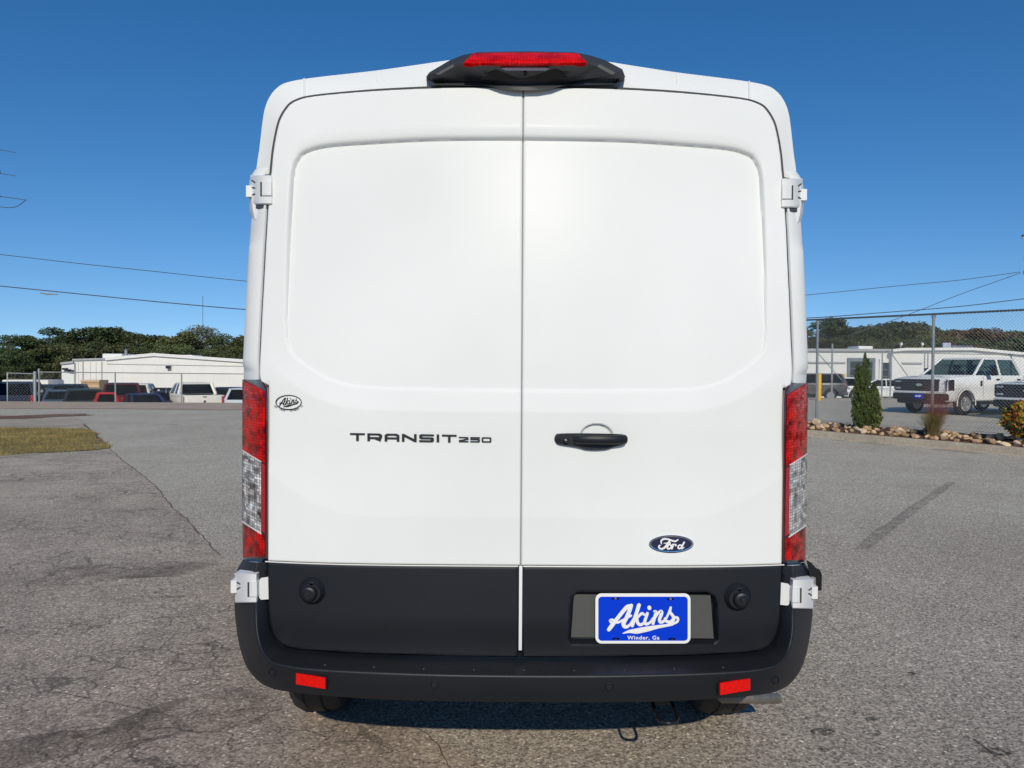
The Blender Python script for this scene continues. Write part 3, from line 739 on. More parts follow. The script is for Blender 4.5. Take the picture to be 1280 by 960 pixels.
for s in (-1, 1):
    o = empty('tail_light', tuple(light_pt(337, 590, s)), parent=van)
    # housing follows the outline
    V = []; nv = 70; nh = 12; ys = np.concatenate([np.linspace(0, .12, 26)[:-1], np.linspace(.12, 1, nv-24)])
    for t in ys:
        k = t*(len(LI)-1) if False else None
        yi = np.interp(t, np.linspace(0, 1, 200), np.linspace(468, 700.5, 200))
        hi_ = np.interp(yi, li_y, [p[0] for p in LI]); ho = np.interp(yi, lo_y, [p[0] for p in LO])
        for i in range(nh+1): V.append(light_pt(hi_ + (ho-hi_)*i/nh, yi, s, 0.0 if 0 < i else -0.006))
    nr = len(ys); Fc = [(j*(nh+1)+i, j*(nh+1)+i+1, (j+1)*(nh+1)+i+1, (j+1)*(nh+1)+i) for j in range(nr-1) for i in range(nh)]
    # inner return
    m0 = len(V); V += [V[j*(nh+1)] + np.array([0, 0.04, 0]) for j in range(nr)]
    Fc += [(j*(nh+1), (j+1)*(nh+1), m0+j+1, m0+j) for j in range(nr-1)]
    mk('housing', V, Fc, M_LDARK, o)
    lin = lambda a_, b_: (lambda u: a_ + (b_-a_)*u)
    V, Fc = lamp_piece(326.2, 352.6, lin(492, 476.5), lin(580.5, 566), s, 0.003); mk('red_lens', V, Fc, M_LRED, o)
    V, Fc = lamp_piece(331.0, 352.9, lin(580.5, 566), lin(669, 653.5), s, 0.003); mk('clear_lens', V, Fc, M_LCLEAR, o)
    V, Fc = lamp_piece(326.2, 330.8, lin(583.5, 580.8), lin(668, 665.6), s, 0.003, 4, 30); mk('red_strip', V, Fc, M_LSTRIP, o)
    V, Fc = lamp_piece(326.8, 352.3, lin(671.8, 654), lin(697.5, 698), s, 0.003); mk('lower_red_lens', V, Fc, M_LRED, o)
    for ya, yb in ((579.5, 565), (669.5, 654.0)):
        V, Fc = lamp_piece(330.6, 352.8, lin(ya-0.6, yb-0.6), lin(ya+0.8, yb+0.8), s, 0.0055, 8, 2); mk('lens_divider', V, Fc, M_LETW, o)

# --- hinges
def hinge(s, upper):
    f = 1 if s < 0 else -1
    cx = (lambda hx: CXP + s*hx)
    o = None
    if upper:
        par = half(330, 240, 0.05); o = empty('hinge', (XC + s*par[0], par[1], par[2]), parent=van)
        def pt(h, y, d): q = half(h, y, d); return np.array([XC + s*q[0], q[1], q[2]])
        # plate wrapping the pillar
        def sheet(hs, ys, dfn, name, m, th=0.006):
            nh, nv = len(hs), len(ys); V = [pt(h, y, dfn(h, y)) for y in ys for h in hs]; m0 = len(V)
            V += [v + np.array([0, 0.05, 0]) for v in V]
            Fc = [(j*nh+i, j*nh+i+1, (j+1)*nh+i+1, (j+1)*nh+i) for j in range(nv-1) for i in range(nh-1)]
            b = [i for i in range(nh)] + [(j+1)*nh+nh-1 for j in range(nv-1)] + [(nv-1)*nh+nh-2-i for i in range(nh-1)] + [(nv-2-j)*nh for j in range(nv-2)]
            Fc += [(b[k], b[(k+1) % len(b)], m0+b[(k+1) % len(b)], m0+b[k]) for k in range(len(b))]
            return mk(name, V, Fc, m, o)
        dep = lambda h, y: 0.032 + 0.060*(max(h-318, 0)/24)**3
        sheet(np.linspace(317.5, 343.5, 12), [221, 222, 224, 240, 253, 256, 257.5], lambda h, y: dep(h, y) + (0.006 if y in (221, 257.5) else 0), 'hinge_plate', M_WHITE2)
        sheet(np.linspace(318.0, 329.5, 6), [229, 230, 238, 246, 247.2], lambda h, y: dep(h, y) - 0.006 + (0.004 if y in (229, 247.2) else 0), 'hinge_leaf', M_WHITE2)
        sheet(np.linspace(329.6, 331.6, 3), [229.5, 247.5], lambda h, y: dep(h, y) - 0.0012, 'hinge_slot', M_GAP)
        sheet([341.5, 345, 349], [234, 235, 247, 248], lambda h, y: 0.085, 'hinge_tab', M_WHITE2)
        for yy in (228.5, 235.5, 245.5):
            mb = MB(); mb.tube([pt(338.2, yy + (1.5 if yy < 240 else -1.2), dep(338, yy) - 0.003), pt(341.8, yy - (1.0 if yy == 228.5 else -1.0) , dep(342, yy) - 0.003)], 0.0022, 6); mb.build('hinge_slot', M_GAP, o)
        sheet(np.linspace(322.5, 341.0, 5), [257.6, 262.6], lambda h, y: dep(h, y) + 0.012, 'hinge_rubber', mat('hinge_rubber', (0.06, 0.066, 0.075), 0.5, var=0.1))
        # blister on the body side behind the hinge
        V = []; ys = [212, 216, 222, 230, 245, 258, 264, 270, 276]; ex = [335.3, 338.5, 342.5, 344.6, 345.2, 344.9, 344.6, 343.4, 341.9]
        for y, h in zip(ys, ex):
            for hh, dd in ((h-14, 0.065), (h-4, 0.08), (h, 0.13), (h-2.5, 0.165), (h-9, 0.19)): V.append(pt(hh, y, dd))
        mk('hinge_blister', V, [(j*5+i, j*5+i+1, (j+1)*5+i+1, (j+1)*5+i) for j in range(len(ys)-1) for i in range(4)], M_WHITE, o)
    else:
        y0_, y1_ = (718.5, 755)
        off = 1.0 if s < 0 else 4.0
        par = half(345, 737, 0.05); o = empty('hinge', (XC + s*par[0], par[1], par[2]), parent=van)
        def pt(h, y, d): q = half(h, y + off, d); return np.array([XC + s*q[0], q[1], q[2]])
        def sheet(hs, ys, dfn, name, m):
            nh, nv = len(hs), len(ys); V = [pt(h, y, dfn(h, y)) for y in ys for h in hs]; m0 = len(V)
            V += [v + np.array([0, 0.05, 0]) for v in V]
            Fc = [(j*nh+i, j*nh+i+1, (j+1)*nh+i+1, (j+1)*nh+i) for j in range(nv-1) for i in range(nh-1)]
            b = [i for i in range(nh)] + [(j+1)*nh+nh-1 for j in range(nv-1)] + [(nv-1)*nh+nh-2-i for i in range(nh-1)] + [(nv-2-j)*nh for j in range(nv-2)]
            Fc += [(b[k], b[(k+1) % len(b)], m0+b[(k+1) % len(b)], m0+b[k]) for k in range(len(b))]
            return mk(name, V, Fc, m, o)
        dep = lambda h, y: 0.020 + 0.085*(max(h-338, 0)/25)**2.2
        sheet(np.linspace(337, 363.5, 12), [718, 719, 721, 737, 752, 753.5, 754.5], lambda h, y: dep(h, y) + (0.006 if y in (718, 754.5) else 0), 'hinge_plate', M_WHITE2)
        arm = [(337.5, 729), (335, 728.5), (331, 723.5), (321.5, 722), (321.5, 750), (331, 750.8), (334, 747.5), (337.5, 747)]
        mb = MB(); mb.prism(arm, 0.0, 0.035, lambda u, v, d: tuple(pt(u, v, 0.038 - 0.008*(337-u)/16*0 + d))); mb.build('hinge_arm', M_WHITE2, o)
        sheet(np.linspace(336.5, 345.8, 6), [729.5, 730.5, 738, 746, 747], lambda h, y: dep(h, y) - 0.007, 'hinge_leaf', M_WHITE2)
        sheet([345.9, 348.2], [729, 747.5], lambda h, y: dep(h, y) - 0.0015, 'hinge_slot', M_GAP)
        sheet([361.5, 365, 368.8], [727, 728, 741, 742.5], lambda h, y: 0.085, 'hinge_tab', M_WHITE2)
        for yy, sg in ((730, 1), (737, -1)):
            mb = MB(); mb.tube([pt(357.5, yy + 1.4*sg, dep(357, yy) - 0.003), pt(361.6, yy - 1.2*sg, dep(361.5, yy) - 0.003)], 0.0022, 6); mb.build('hinge_slot', M_GAP, o)
    return o
for s in (-1, 1):
    h = hinge(s, True); tag(h, 'upper white hinge'); h = hinge(s, False); tag(h, 'lower white hinge on the dark bumper corner')
# door hold loop beside the lower right hinge
q0 = W(1014, 712, Y0 + .24); 
mb = MB(); mb.prism([(1008,700),(1014,703),(1020,710),(1025,712.5),(1027.5,718),(1027,738),(1020,739),(1019.5,722),(1012,720)], 0, 1, lambda u, v, d: tuple(W(u, v, Y0 + .16 + .03*d))); mb.build('door_check', M_BLACKG, van)

# --- high brake light housing over the doors
hb = empty('high_brake_light', (XC, Y0, 2.55), parent=van)
def hbp(px, py, d): return W(px, py, Y0 + d + 0.058)
# rings (pixels, depth): foot on the roof, outer wall, brow edge, mouth
foot = [(532.7,96,.115),(536.5,90.5,.13),(561.6,75.6,.14),(578,69,.14),(596.6,65.2,.13),(657,64.2,.12),(717,65.2,.13),(737,69,.14),(756,75,.14),(778,86.5,.13),(781.5,96,.115),(779,101,.10),(771.6,105.5,.09),(722,106.5,.085),(705,107.5,.08),(690,110.8,.07),(673,112.6,.065),(657,112.9,.065),(642.5,112.6,.065),(626,110.8,.07),(610,107.5,.08),(593,107,.085),(542,106.5,.09),(535,101.5,.10)]
brow = [(543,98,0.055),(549,93.5,0.045),(568,83,0.035),(580,79.6,0.015),(594,79.3,0.000),(657,79.3,-0.010),(720,79.3,0.000),(734,79.0,0.015),(746,83,0.035),(765,93.5,0.045),(771,98,0.055),(770,101,0.087),(763,102.5,0.092),(716,103,0.087),(700,104,0.077),(688,105,0.067),(673,106,0.057),(657,106.2,0.057),(642,106,0.057),(627,105,0.067),(613,104,0.077),(596,103.5,0.087),(551,102.8,0.092),(545,101,0.087)]
outer = [(p[0], p[1], p[2]-0.075) if 0 < i < 10 else (p[0], p[1], p[2]-0.022) for i, p in enumerate(foot)]
nb = len(foot)
V = [hbp(p[0], p[1], p[2]+0.03) for p in foot] + [hbp(*p) for p in outer] + [hbp(*(np.array(a_)*.35 + np.array(b_)*.65 + np.array([0,0,-.006]))) for a_, b_ in zip(outer, brow)] + [hbp(*p) for p in brow]
Fc = [(i*nb+k, i*nb+(k+1) % nb, (i+1)*nb+(k+1) % nb, (i+1)*nb+k) for i in range(3) for k in range(nb)]
# floor of the lamp unit: strip top (brow 0..10) to bottom (brow 23..11)
m0 = 3*nb
for k in range(0, 10):
    a0, a1 = m0+k, m0+k+1; b0 = m0 + (nb-1-k if k > 0 else nb-1); b1 = m0 + (nb-2-k)
    Fc.append((a0, a1, b1, b0))
mk('lamp_housing', V, Fc, mat('lamp_housing_plastic', (.035,.038,.043), .5, var=.08, bump=.2, bscale=500), hb, angle=28)
# red lens across the top
top = [(596,66.0),(657,65.2),(718,66.0)]; 
LT = [(593,67.6,.055),(597,66.3,.06),(657,65.6,.05),(717,66.3,.06),(721,67.6,.055)]
LB = [(581,78.2,.010),(586,79.0,.003),(657,79.2,-.013),(727,78.6,.003),(732,76.8,.010)]
V = []; nn = 6
lt = crom(LT, 8); lb = crom(LB, 8)
for t in np.linspace(0, 1, nn):
    for p, q in zip(lt, lb):
        w = p*(1-t) + q*t; w = w.copy(); w[2] -= 0.012 + 0.010*math.sin(math.pi*t); V.append(hbp(*w))
c_ = len(lt)
m1 = len(V); V += [V[i] + np.array([0, 0.03, 0]) for i in range(c_)] + [V[(nn-1)*c_+i] + np.array([0, 0.03, -0.0]) for i in range(c_)]
Fc = [(j*c_+i, j*c_+i+1, (j+1)*c_+i+1, (j+1)*c_+i) for j in range(nn-1) for i in range(c_-1)]
Fc += [(i, i+1, m1+i+1, m1+i) for i in range(c_-1)] + [((nn-1)*c_+i, (nn-1)*c_+i+1, m1+c_+i+1, m1+c_+i) for i in range(c_-1)]
mk('red_brake_lens', V, Fc, M_BRAKE, hb)
# mouth with cargo lamp and camera
mouth = [(622,85),(694,85),(716,99.5),(600,99.5)]
mb = MB(); mb.prism([(p[0], p[1]) for p in mouth], 0, 1, lambda u, v, d: tuple(hbp(u, v, (.014 + .002*(v-85)) - 0.004 + 0.004*d))); mb.build('lamp_mouth', M_BLACKG, hb, smooth=False)
mb = MB(); mb.prism([(626,85.4),(632,84.6),(682,84.6),(687,85.8),(682,88.2),(632,88.2)], 0, 1, lambda u, v, d: tuple(hbp(u, v, .002 + 0.006*d))); mb.build('cargo_lamp', mat('cargo_lamp_lens', (0.55, 0.56, 0.56), 0.3, var=0.05), hb, smooth=False)
mb = MB(); mb.lathe([(0.006, 0.004), (0.006, -0.006), (0.004, -0.008), (0.0001, -0.008)], hbp(656.5, 92, .020), 'Y', 20); mb.build('camera_lens', M_BLACKG, hb)

M_ALLOY = mat('alloy_rim', (0.55, 0.55, 0.56), 0.3, metal=0.7, var=0.08)
# --- wheels, axle, underbody
def wheel(parent, c, r=0.345, w=0.235, s=1, treads=True, rim=None, name='wheel', local=False, dual=False, face=1):
    """tyre and rim about an X axis; c in parent's own coordinates when local"""
    seg = 56; hw = w/2
    prof = [(-hw*.90, r*.66), (-hw, r*.76), (-hw*1.0, r*.86), (-hw*.86, r*.955), (-hw*.70, r*.985), (-hw*.38, r*.998), (-hw*.36, r*.975), (-hw*.28, r*.975), (-hw*.26, r), (hw*.26, r), (hw*.28, r*.975), (hw*.36, r*.975), (hw*.38, r*.998), (hw*.70, r*.985), (hw*.86, r*.955), (hw, r*.86), (hw, r*.76), (hw*.90, r*.66)]
    V = []; n = len(prof)
    for k in range(seg):
        for (x, rr) in prof:
            sh = 0 if not treads or abs(x) < hw*.38 or abs(x) > hw*.9 else (0.006 if k % 2 else 0)
            a_ = 2*math.pi*(k + (0.15*x/hw))/seg; V.append((c[0]+x, c[1]+(rr-sh)*math.cos(a_), c[2]+(rr-sh)*math.sin(a_)))
    Fc = [(k*n+j, k*n+j+1, ((k+1) % seg)*n+j+1, ((k+1) % seg)*n+j) for k in range(seg) for j in range(n-1)]
    o = empty(name, c if local else tuple(np.array(c) - ORG[parent]), parent=parent)
    if local: 
        V = np.array(V) - np.array(c)
        t = mk('tyre', V, Fc, M_RUBBER, o, local=True, angle=30)
    else:
        ORG[o] = np.array(c, float); t = mk('tyre', V, Fc, M_RUBBER, o, angle=30)
    base = np.array(c) if not local else np.zeros(3)
    mb = MB(); f = face
    if rim is M_ALLOY:
        mb.lathe([(r*.64, f*hw*.1), (0.0001, f*hw*.1)], base, 'X', 24); mb.build('wheel_back', M_BLACKG, o, local=local); mb = MB(); mb.lathe([(r*.12, f*hw*.2), (r*.12, f*hw*.84), (0.0001, f*hw*.86)], base, 'X', 14)
    else: mb.lathe([(r*.68, -hw*.9), (r*.66, f*0), (r*.60, f*hw*.35), (r*.30, f*hw*.35), (r*.27, f*hw*.62), (r*.14, f*hw*.75), (0.0001, f*hw*.76)], base, 'X', 28)
    mb.lathe([(r*.66, -f*hw*.85), (r*.70, f*hw*.80), (r*.67, f*hw*.86), (r*.63, f*hw*.6), (r*.60, f*hw*.35)], base, 'X', 28)
    if rim is M_ALLOY:
        for k in range(6):
            a_ = 2*math.pi*k/6; dy, dz = math.cos(a_), math.sin(a_); n_ = np.array([0, -dz, dy])
            p0, p1 = base + np.array([f*hw*.80, dy*r*.10, dz*r*.10]), base + np.array([f*hw*.78, dy*r*.64, dz*r*.64]); ww = r*.085
            mb.add([p0-n_*ww, p0+n_*ww, p1+n_*ww*1.3, p1-n_*ww*1.3] + [q - np.array([f*.03, 0, 0]) for q in (p0-n_*ww, p0+n_*ww, p1+n_*ww*1.3, p1-n_*ww*1.3)], [(0,1,2,3),(0,4,5,1),(1,5,6,2),(2,6,7,3),(3,7,4,0)])
    for k in range(8):
        if rim is M_ALLOY: break
        a_ = 2*math.pi*k/8; p = base + np.array([f*hw*.38, math.cos(a_)*r*.47, math.sin(a_)*r*.47])
        mb.lathe([(r*.075, 0), (r*.07, f*hw*.07), (0.0001, f*hw*.08)], p, 'X', 8)
    mb.build('rim', rim or M_STEEL, o, local=local)
    return o
ORGsave = None
for x, yy in ((-.885, 3.42), (.885, 3.42), (-.87, 7.17), (.87, 7.17)):
    wheel(van, (XC + x, yy, 0.345), s=x, rim=M_STEEL, face=1 if x > 0 else -1)
mb = MB(); mb.tube([(XC-.8, 3.42, .345), (XC-.12, 3.42, .345), (XC+.12, 3.42, .345), (XC+.8, 3.42, .345)], 0.045, 12); mb.lathe([(0.001,-.12),(.10,-.09),(.14,0),(.10,.09),(.001,.12)], (XC, 3.42, .345), 'Y', 20); mb.build('rear_axle', M_BLACKG, van)
mb = MB(); mb.box((XC-.95, 2.60, .50), (XC+.95, 7.5, .56)); mb.box((XC-.70, 2.75, .40), (XC+.70, 7.2, .50)); mb.build('underbody', M_BLACKG, van, smooth=False)
mb = MB(); 
pe = [W(972, 873.0, 3.10), W(962, 872.6, 3.07), W(940, 872.5, 3.0), W(905, 873, 3.05), np.array([XC+.55, 3.6, .42])]
mb.tube([p for p in pe], [0.021, .022, .022, .022, .022], 14, cap=False); mb.tube([pe[0], pe[0] + (pe[1]-pe[0])*0.9], 0.018, 14, cap=False)
mb.build('exhaust_pipe', M_PIPE, van)
# tow receiver with its lower chain loop
tw = W(829, 889, 2.58)
mb = MB(); mb.box(tw + (-.030, .02, .012), tw + (.030, .25, .055), 0.008); mb.lathe([(.026, .0), (.036, .004), (.037, -.002), (.02, -.008), (.001, -.009)], tw + (0, 0.06, .012), 'Z', 24); mb.build('tow_receiver', M_BLACKG, van)
mb = MB(); lx, lz = tw[0] - 0.085, 0.40
lx = 0.527
lp_ = crom([(lx-.030, 2.80, .42), (lx-.034, 2.52, .40), (lx-.030, 2.455, .392), (lx-.012, 2.438, .39), (lx+.012, 2.438, .39), (lx+.030, 2.455, .392), (lx+.034, 2.52, .40), (lx+.030, 2.80, .42)], 5); mb.tube([tuple(p) for p in lp_], 0.0065, 8)
mb.build('tow_loop', M_BLACKG, van)
#%%GROUND

# ================================================================== GROUND AND SURROUNDINGS
K2 = G(1280, 570.5); K1 = G(1012, 546.0)
U = (K1 - K2); U[2] = 0; U /= np.linalg.norm(U)
Nn = np.array([-U[1], U[0], 0.0]); Nn = Nn if Nn[0] > 0 else -Nn
def Q(x, y): return (x - K2[0])*Nn[0] + (y - K2[1])*Nn[1]
def B(s, q, z=0.0): return K2 + U*s + Nn*q + np.array([0, 0, z])
def B_at(px, q, z):
    """point of the kerb side strip at column px, q metres behind the kerb line"""
    lo, hi = -12.0, 14.0
    for _ in range(40):
        m = (lo+hi)/2; p = B(m, q, z) - np.array([0, 0, CAM_H]); v = CMn.T @ p; u = 640 + F*v[0]/(-v[2])
        if u > px: lo = m
        else: hi = m
    return (lo+hi)/2
def H(x, y):
    x = np.asarray(x, float); y = np.asarray(y, float)
    q = Q(x, y)
    left = 1 - sstep(x, -2, 6)
    zl = -1.15*sstep(y, 33.5, 37.5) - 2.0*sstep(y, 52, 80)
    zr = 0.14*sstep(q, 0.0, 1.6)*(1 - sstep(y, 40, 50)) - 0.55*sstep(y, 41, 54) - 2.2*sstep(y, 66, 100)
    return left*zl + (1-left)*zr
def nodes_asphalt(name, ca, cb, cgrain, crack=0.0, grain=95.0, blot=0.16, crack_scale=1.3, rough=0.85, bumpd=0.004, alpha=None, sparkle=0.0, stain=0.0, far=None):
    m = bpy.data.materials.new(name); m.use_nodes = True; nt = m.node_tree; b = nt.nodes['Principled BSDF']; L = nt.links.new
    tc = nt.nodes.new('ShaderNodeTexCoord'); P_ = tc.outputs['Object']
    def noise(sc_, det=4, rgh=0.55, vec=None):
        n = nt.nodes.new('ShaderNodeTexNoise'); n.inputs['Scale'].default_value = sc_; n.inputs['Detail'].default_value = det; n.inputs['Roughness'].default_value = rgh
        L(vec or P_, n.inputs['Vector']); return n.outputs[0]
    def mr(src, a_, b_, c_, d_):
        n = nt.nodes.new('ShaderNodeMapRange'); L(src, n.inputs[0])
        for i, v in enumerate((a_, b_, c_, d_)): n.inputs[i+1].default_value = v
        return n.outputs[0]
    def mul(p, q):
        n = nt.nodes.new('ShaderNodeMath'); n.operation = 'MULTIPLY'; L(p, n.inputs[0])
        if isinstance(q, float): n.inputs[1].default_value = q
        else: L(q, n.inputs[1])
        return n.outputs[0]
    def mixc(f, a_, b_):
        n = nt.nodes.new('ShaderNodeMix'); n.data_type = 'RGBA'
        if isinstance(f, float): n.inputs[0].default_value = f
        else: L(f, n.inputs[0])
        for k, v in ((6, a_), (7, b_)):
            if isinstance(v, tuple): n.inputs[k].default_value = (*v, 1)
            else: L(v, n.inputs[k])
        return n.outputs[2]
    col = mixc(mr(noise(0.55, 6), 0.35, 0.65, 0, 1), ca, cb)
    if far:   # the colour turns paler further out along y, with a noisy boundary
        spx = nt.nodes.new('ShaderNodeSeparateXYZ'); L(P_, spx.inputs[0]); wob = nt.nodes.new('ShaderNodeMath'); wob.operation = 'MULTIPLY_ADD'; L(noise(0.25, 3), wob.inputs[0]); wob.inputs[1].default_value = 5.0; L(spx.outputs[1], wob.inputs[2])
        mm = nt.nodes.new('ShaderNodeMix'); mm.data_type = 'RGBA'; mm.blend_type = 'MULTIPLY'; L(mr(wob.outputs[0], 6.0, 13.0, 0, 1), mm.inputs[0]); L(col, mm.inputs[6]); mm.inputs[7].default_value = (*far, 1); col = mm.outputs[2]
    vor = nt.nodes.new('ShaderNodeTexVoronoi'); vor.inputs['Scale'].default_value = grain; vor.inputs['Randomness'].default_value = 1.0; L(P_, vor.inputs['Vector'])
    sx_ = nt.nodes.new('ShaderNodeSeparateColor'); L(vor.outputs['Color'], sx_.inputs[0])
    g = mr(sx_.outputs[0], 0.0, 1.0, 1 - cgrain, 1 + cgrain)
    f2 = mr(noise(grain*0.45, 3, 0.7), 0.3, 0.7, 1 - cgrain*0.35, 1 + cgrain*0.35)
    f3 = mr(noise(2.3, 5, 0.6), 0.3, 0.7, 1 - blot, 1 + blot)
    f4 = mr(noise(13.0, 6, 0.75), 0.3, 0.7, 1 - blot*1.1, 1 + blot*1.1)
    tot = mul(mul(mul(g, f2), f3), f4)
    if sparkle > 0:
        sp = mr(sx_.outputs[1], 0.955, 0.985, 0, sparkle)
        ad = nt.nodes.new('ShaderNodeMath'); ad.operation = 'ADD'; L(tot, ad.inputs[0]); L(sp, ad.inputs[1]); tot = ad.outputs[0]
    hgt = g
    if crack > 0:
        wv = nt.nodes.new('ShaderNodeTexNoise'); wv.inputs['Scale'].default_value = 3.5; wv.inputs['Detail'].default_value = 5; L(P_, wv.inputs[0])
        va = nt.nodes.new('ShaderNodeVectorMath'); va.operation = 'MULTIPLY_ADD'; va.inputs[1].default_value = (0.40, 0.22, 0.0); L(wv.outputs['Color'], va.inputs[0]); L(P_, va.inputs[2])
        for sc_, w_, k in ((crack_scale, 0.030, 1.0), (crack_scale*2.7, 0.055, 0.6)):
            ve = nt.nodes.new('ShaderNodeTexVoronoi'); ve.feature = 'DISTANCE_TO_EDGE'; ve.inputs['Scale'].default_value = sc_; L(va.outputs[0], ve.inputs['Vector'])
            wid = mr(noise(0.9, 3), 0.40, 0.66, 0.0, w_)
            dv = nt.nodes.new('ShaderNodeMath'); dv.operation = 'LESS_THAN'; L(ve.outputs[0], dv.inputs[0]); L(wid, dv.inputs[1])
            inv = mr(dv.outputs[0], 0, 1, 1.0, 1 - crack*k); tot = mul(tot, inv); hgt = mul(hgt, inv)
    if stain > 0:
        st = mr(noise(0.33, 4, 0.6), 0.55, 0.72, 1.0, 1 - stain); tot = mul(tot, st)
    sc2 = nt.nodes.new('ShaderNodeVectorMath'); sc2.operation = 'SCALE'; L(col, sc2.inputs[0]); L(tot, sc2.inputs['Scale'])
    L(sc2.outputs[0], b.inputs['Base Color']); b.inputs['Roughness'].default_value = rough; b.inputs['Specular IOR Level'].default_value = 0.3
    bp = nt.nodes.new('ShaderNodeBump'); bp.inputs['Strength'].default_value = 0.55; bp.inputs['Distance'].default_value = bumpd; L(hgt, bp.inputs['Height']); L(bp.outputs[0], b.inputs['Normal'])
    if alpha is not None:
        L(mr(noise(alpha[0], 5, 0.65), alpha[1], alpha[2], 0.0, alpha[3]), b.inputs['Alpha'])
    return m
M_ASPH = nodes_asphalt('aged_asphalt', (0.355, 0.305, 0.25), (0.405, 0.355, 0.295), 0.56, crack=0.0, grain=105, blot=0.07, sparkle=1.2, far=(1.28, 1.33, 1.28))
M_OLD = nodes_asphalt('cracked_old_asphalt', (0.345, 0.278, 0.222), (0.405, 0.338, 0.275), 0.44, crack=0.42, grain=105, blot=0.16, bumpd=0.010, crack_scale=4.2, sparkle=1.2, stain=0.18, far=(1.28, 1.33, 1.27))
M_STAIN = nodes_asphalt('damp_dirt_stain', (0.15, 0.115, 0.09), (0.19, 0.15, 0.12), 0.45, grain=90, alpha=(1.6, 0.40, 0.66, 0.62))
M_RUST = nodes_asphalt('rusty_dirt', (0.16, 0.085, 0.045), (0.20, 0.12, 0.07), 0.3, grain=90, alpha=(3.0, 0.48, 0.66, 0.8))
M_SKID = nodes_asphalt('sealed_tar_strip', (0.19, 0.17, 0.15), (0.22, 0.20, 0.175), 0.5, grain=90, alpha=(6.0, 0.25, 0.80, 0.46))
M_TAR = nodes_asphalt('tar_spot', (0.06, 0.055, 0.05), (0.08, 0.075, 0.07), 0.3, grain=90, alpha=(22.0, 0.44, 0.62, 0.8))
M_TAN = nodes_asphalt('tan_worn_pavement', (0.44, 0.345, 0.255), (0.50, 0.40, 0.30), 0.2, grain=30, blot=0.12)
M_CLAY = nodes_asphalt('red_clay_dirt', (0.20, 0.11, 0.07), (0.26, 0.16, 0.11), 0.2, grain=20, alpha=(0.8, 0.35, 0.5, 0.85))
M_CONC = nodes_asphalt('concrete', (0.40, 0.34, 0.26), (0.48, 0.41, 0.32), 0.14, grain=60, blot=0.14, bumpd=0.002)
M_GUTT = nodes_asphalt('gutter_concrete', (0.40, 0.33, 0.26), (0.46, 0.39, 0.31), 0.16, grain=60, blot=0.10)
M_SOIL = nodes_asphalt('bed_soil', (0.085, 0.05, 0.035), (0.15, 0.09, 0.055), 0.4, grain=40, blot=0.3, bumpd=0.02)
M_FIELD = nodes_asphalt('field_ground', (0.10, 0.10, 0.06), (0.16, 0.13, 0.09), 0.2, grain=3, blot=0.2)

# the main ground sheet, reaching the horizon
xs = np.unique(np.concatenate([np.linspace(-700, -60, 14), np.arange(-60, 60.1, 1.0), np.linspace(60, 700, 14)]))
ys = np.unique(np.concatenate([np.linspace(-400, -10, 10), np.arange(-10, 110.1, 1.0), np.linspace(110, 1500, 20)]))
X, Y = np.meshgrid(xs, ys, indexing='ij'); V = np.stack([X, Y, H(X, Y)], -1).reshape(-1, 3)
nx_, ny_ = len(xs), len(ys)
Fc = [(i*ny_+j, (i+1)*ny_+j, (i+1)*ny_+j+1, i*ny_+j+1) for i in range(nx_-1) for j in range(ny_-1)]
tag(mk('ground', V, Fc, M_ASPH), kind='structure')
def ragged(poly, seg, amp, seed=0):
    out = []; P = [np.array(p, float) for p in poly]
    for i, p in enumerate(P):
        q = P[(i+1) % len(P)]; L = np.linalg.norm(q-p); n = max(int(L/seg), 1); d = (q-p)/max(L, 1e-6); nn = np.array([-d[1], d[0]])
        for k in range(n):
            c_ = p + (q-p)*k/n; w = mnoise.noise(Vector((c_[0]*1.7, c_[1]*1.7, seed)))*amp + mnoise.noise(Vector((c_[0]*7, c_[1]*7, seed)))*amp*0.4
            out.append(c_ + nn*w)
    return out
def sheet(name, poly, z, m, cell=None, hfun=None, kind='structure'):
    """flat overlay lying on the ground"""
    P = [(p[0], p[1], (float(H(p[0], p[1])) if hfun else 0.0) + z) for p in poly]
    return tag(mk(name, P, [tuple(range(len(P)))], m, smooth=False), kind=kind)
def gp(pts): return [G(*p)[:2] for p in pts]
old = gp([(95,523),(112,537),(136,560),(152.5,575),(175,592),(197,611),(212,630),(247,664),(275,695),(300,722),(345,790),(430,870)]) 
old = ragged(old + [(-0.1, 2.9), (-0.25, 1.6), (-0.3, -3.0), (-22, -3.0), (-26, 24.0), G(0, 524)[:2]], 0.25, 0.07, 3)
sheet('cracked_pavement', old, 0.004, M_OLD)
sheet('oil_stained_pavement', ragged(gp([(0,728),(60,712),(140,708),(230,700),(285,706),(300,716),(240,722),(150,726),(80,732),(0,742)]), 0.15, 0.10, 5), 0.008, M_STAIN)
sheet('oil_stained_pavement', ragged(gp([(0,930),(120,908),(200,880),(300,862),(345,872),(330,905),(200,925),(60,950),(-60,975)]), 0.1, 0.08, 9), 0.008, M_STAIN)
sheet('rusty_streak', ragged(gp([(90,918),(180,905),(270,895),(325,884),(328,892),(270,903),(180,915),(90,926)]), 0.1, 0.03, 6), 0.012, M_RUST)
sheet('tar_strip', ragged(gp([(1186,602),(1194,604),(1160,630),(1120,660),(1085,688),(1066,686),(1105,655),(1145,628)]), 0.12, 0.03, 7), 0.004, M_SKID)
for i, (px, py, w, h) in enumerate(((1029,916,14,4),(1096,918,10,5),(1030,938,8,3),(1010,898,6,2),(1090,900,5,2),(1140,843,5,2),(1270,796,6,2),(1245,940,20,4))):
    P_ = [G(px + w*math.cos(a_), py + h*math.sin(a_))[:2] for a_ in np.linspace(0, 2*math.pi, 15)[:-1]]
    sheet('tar_spot', ragged(P_, 0.02, 0.02, i), 0.004, M_TAR)
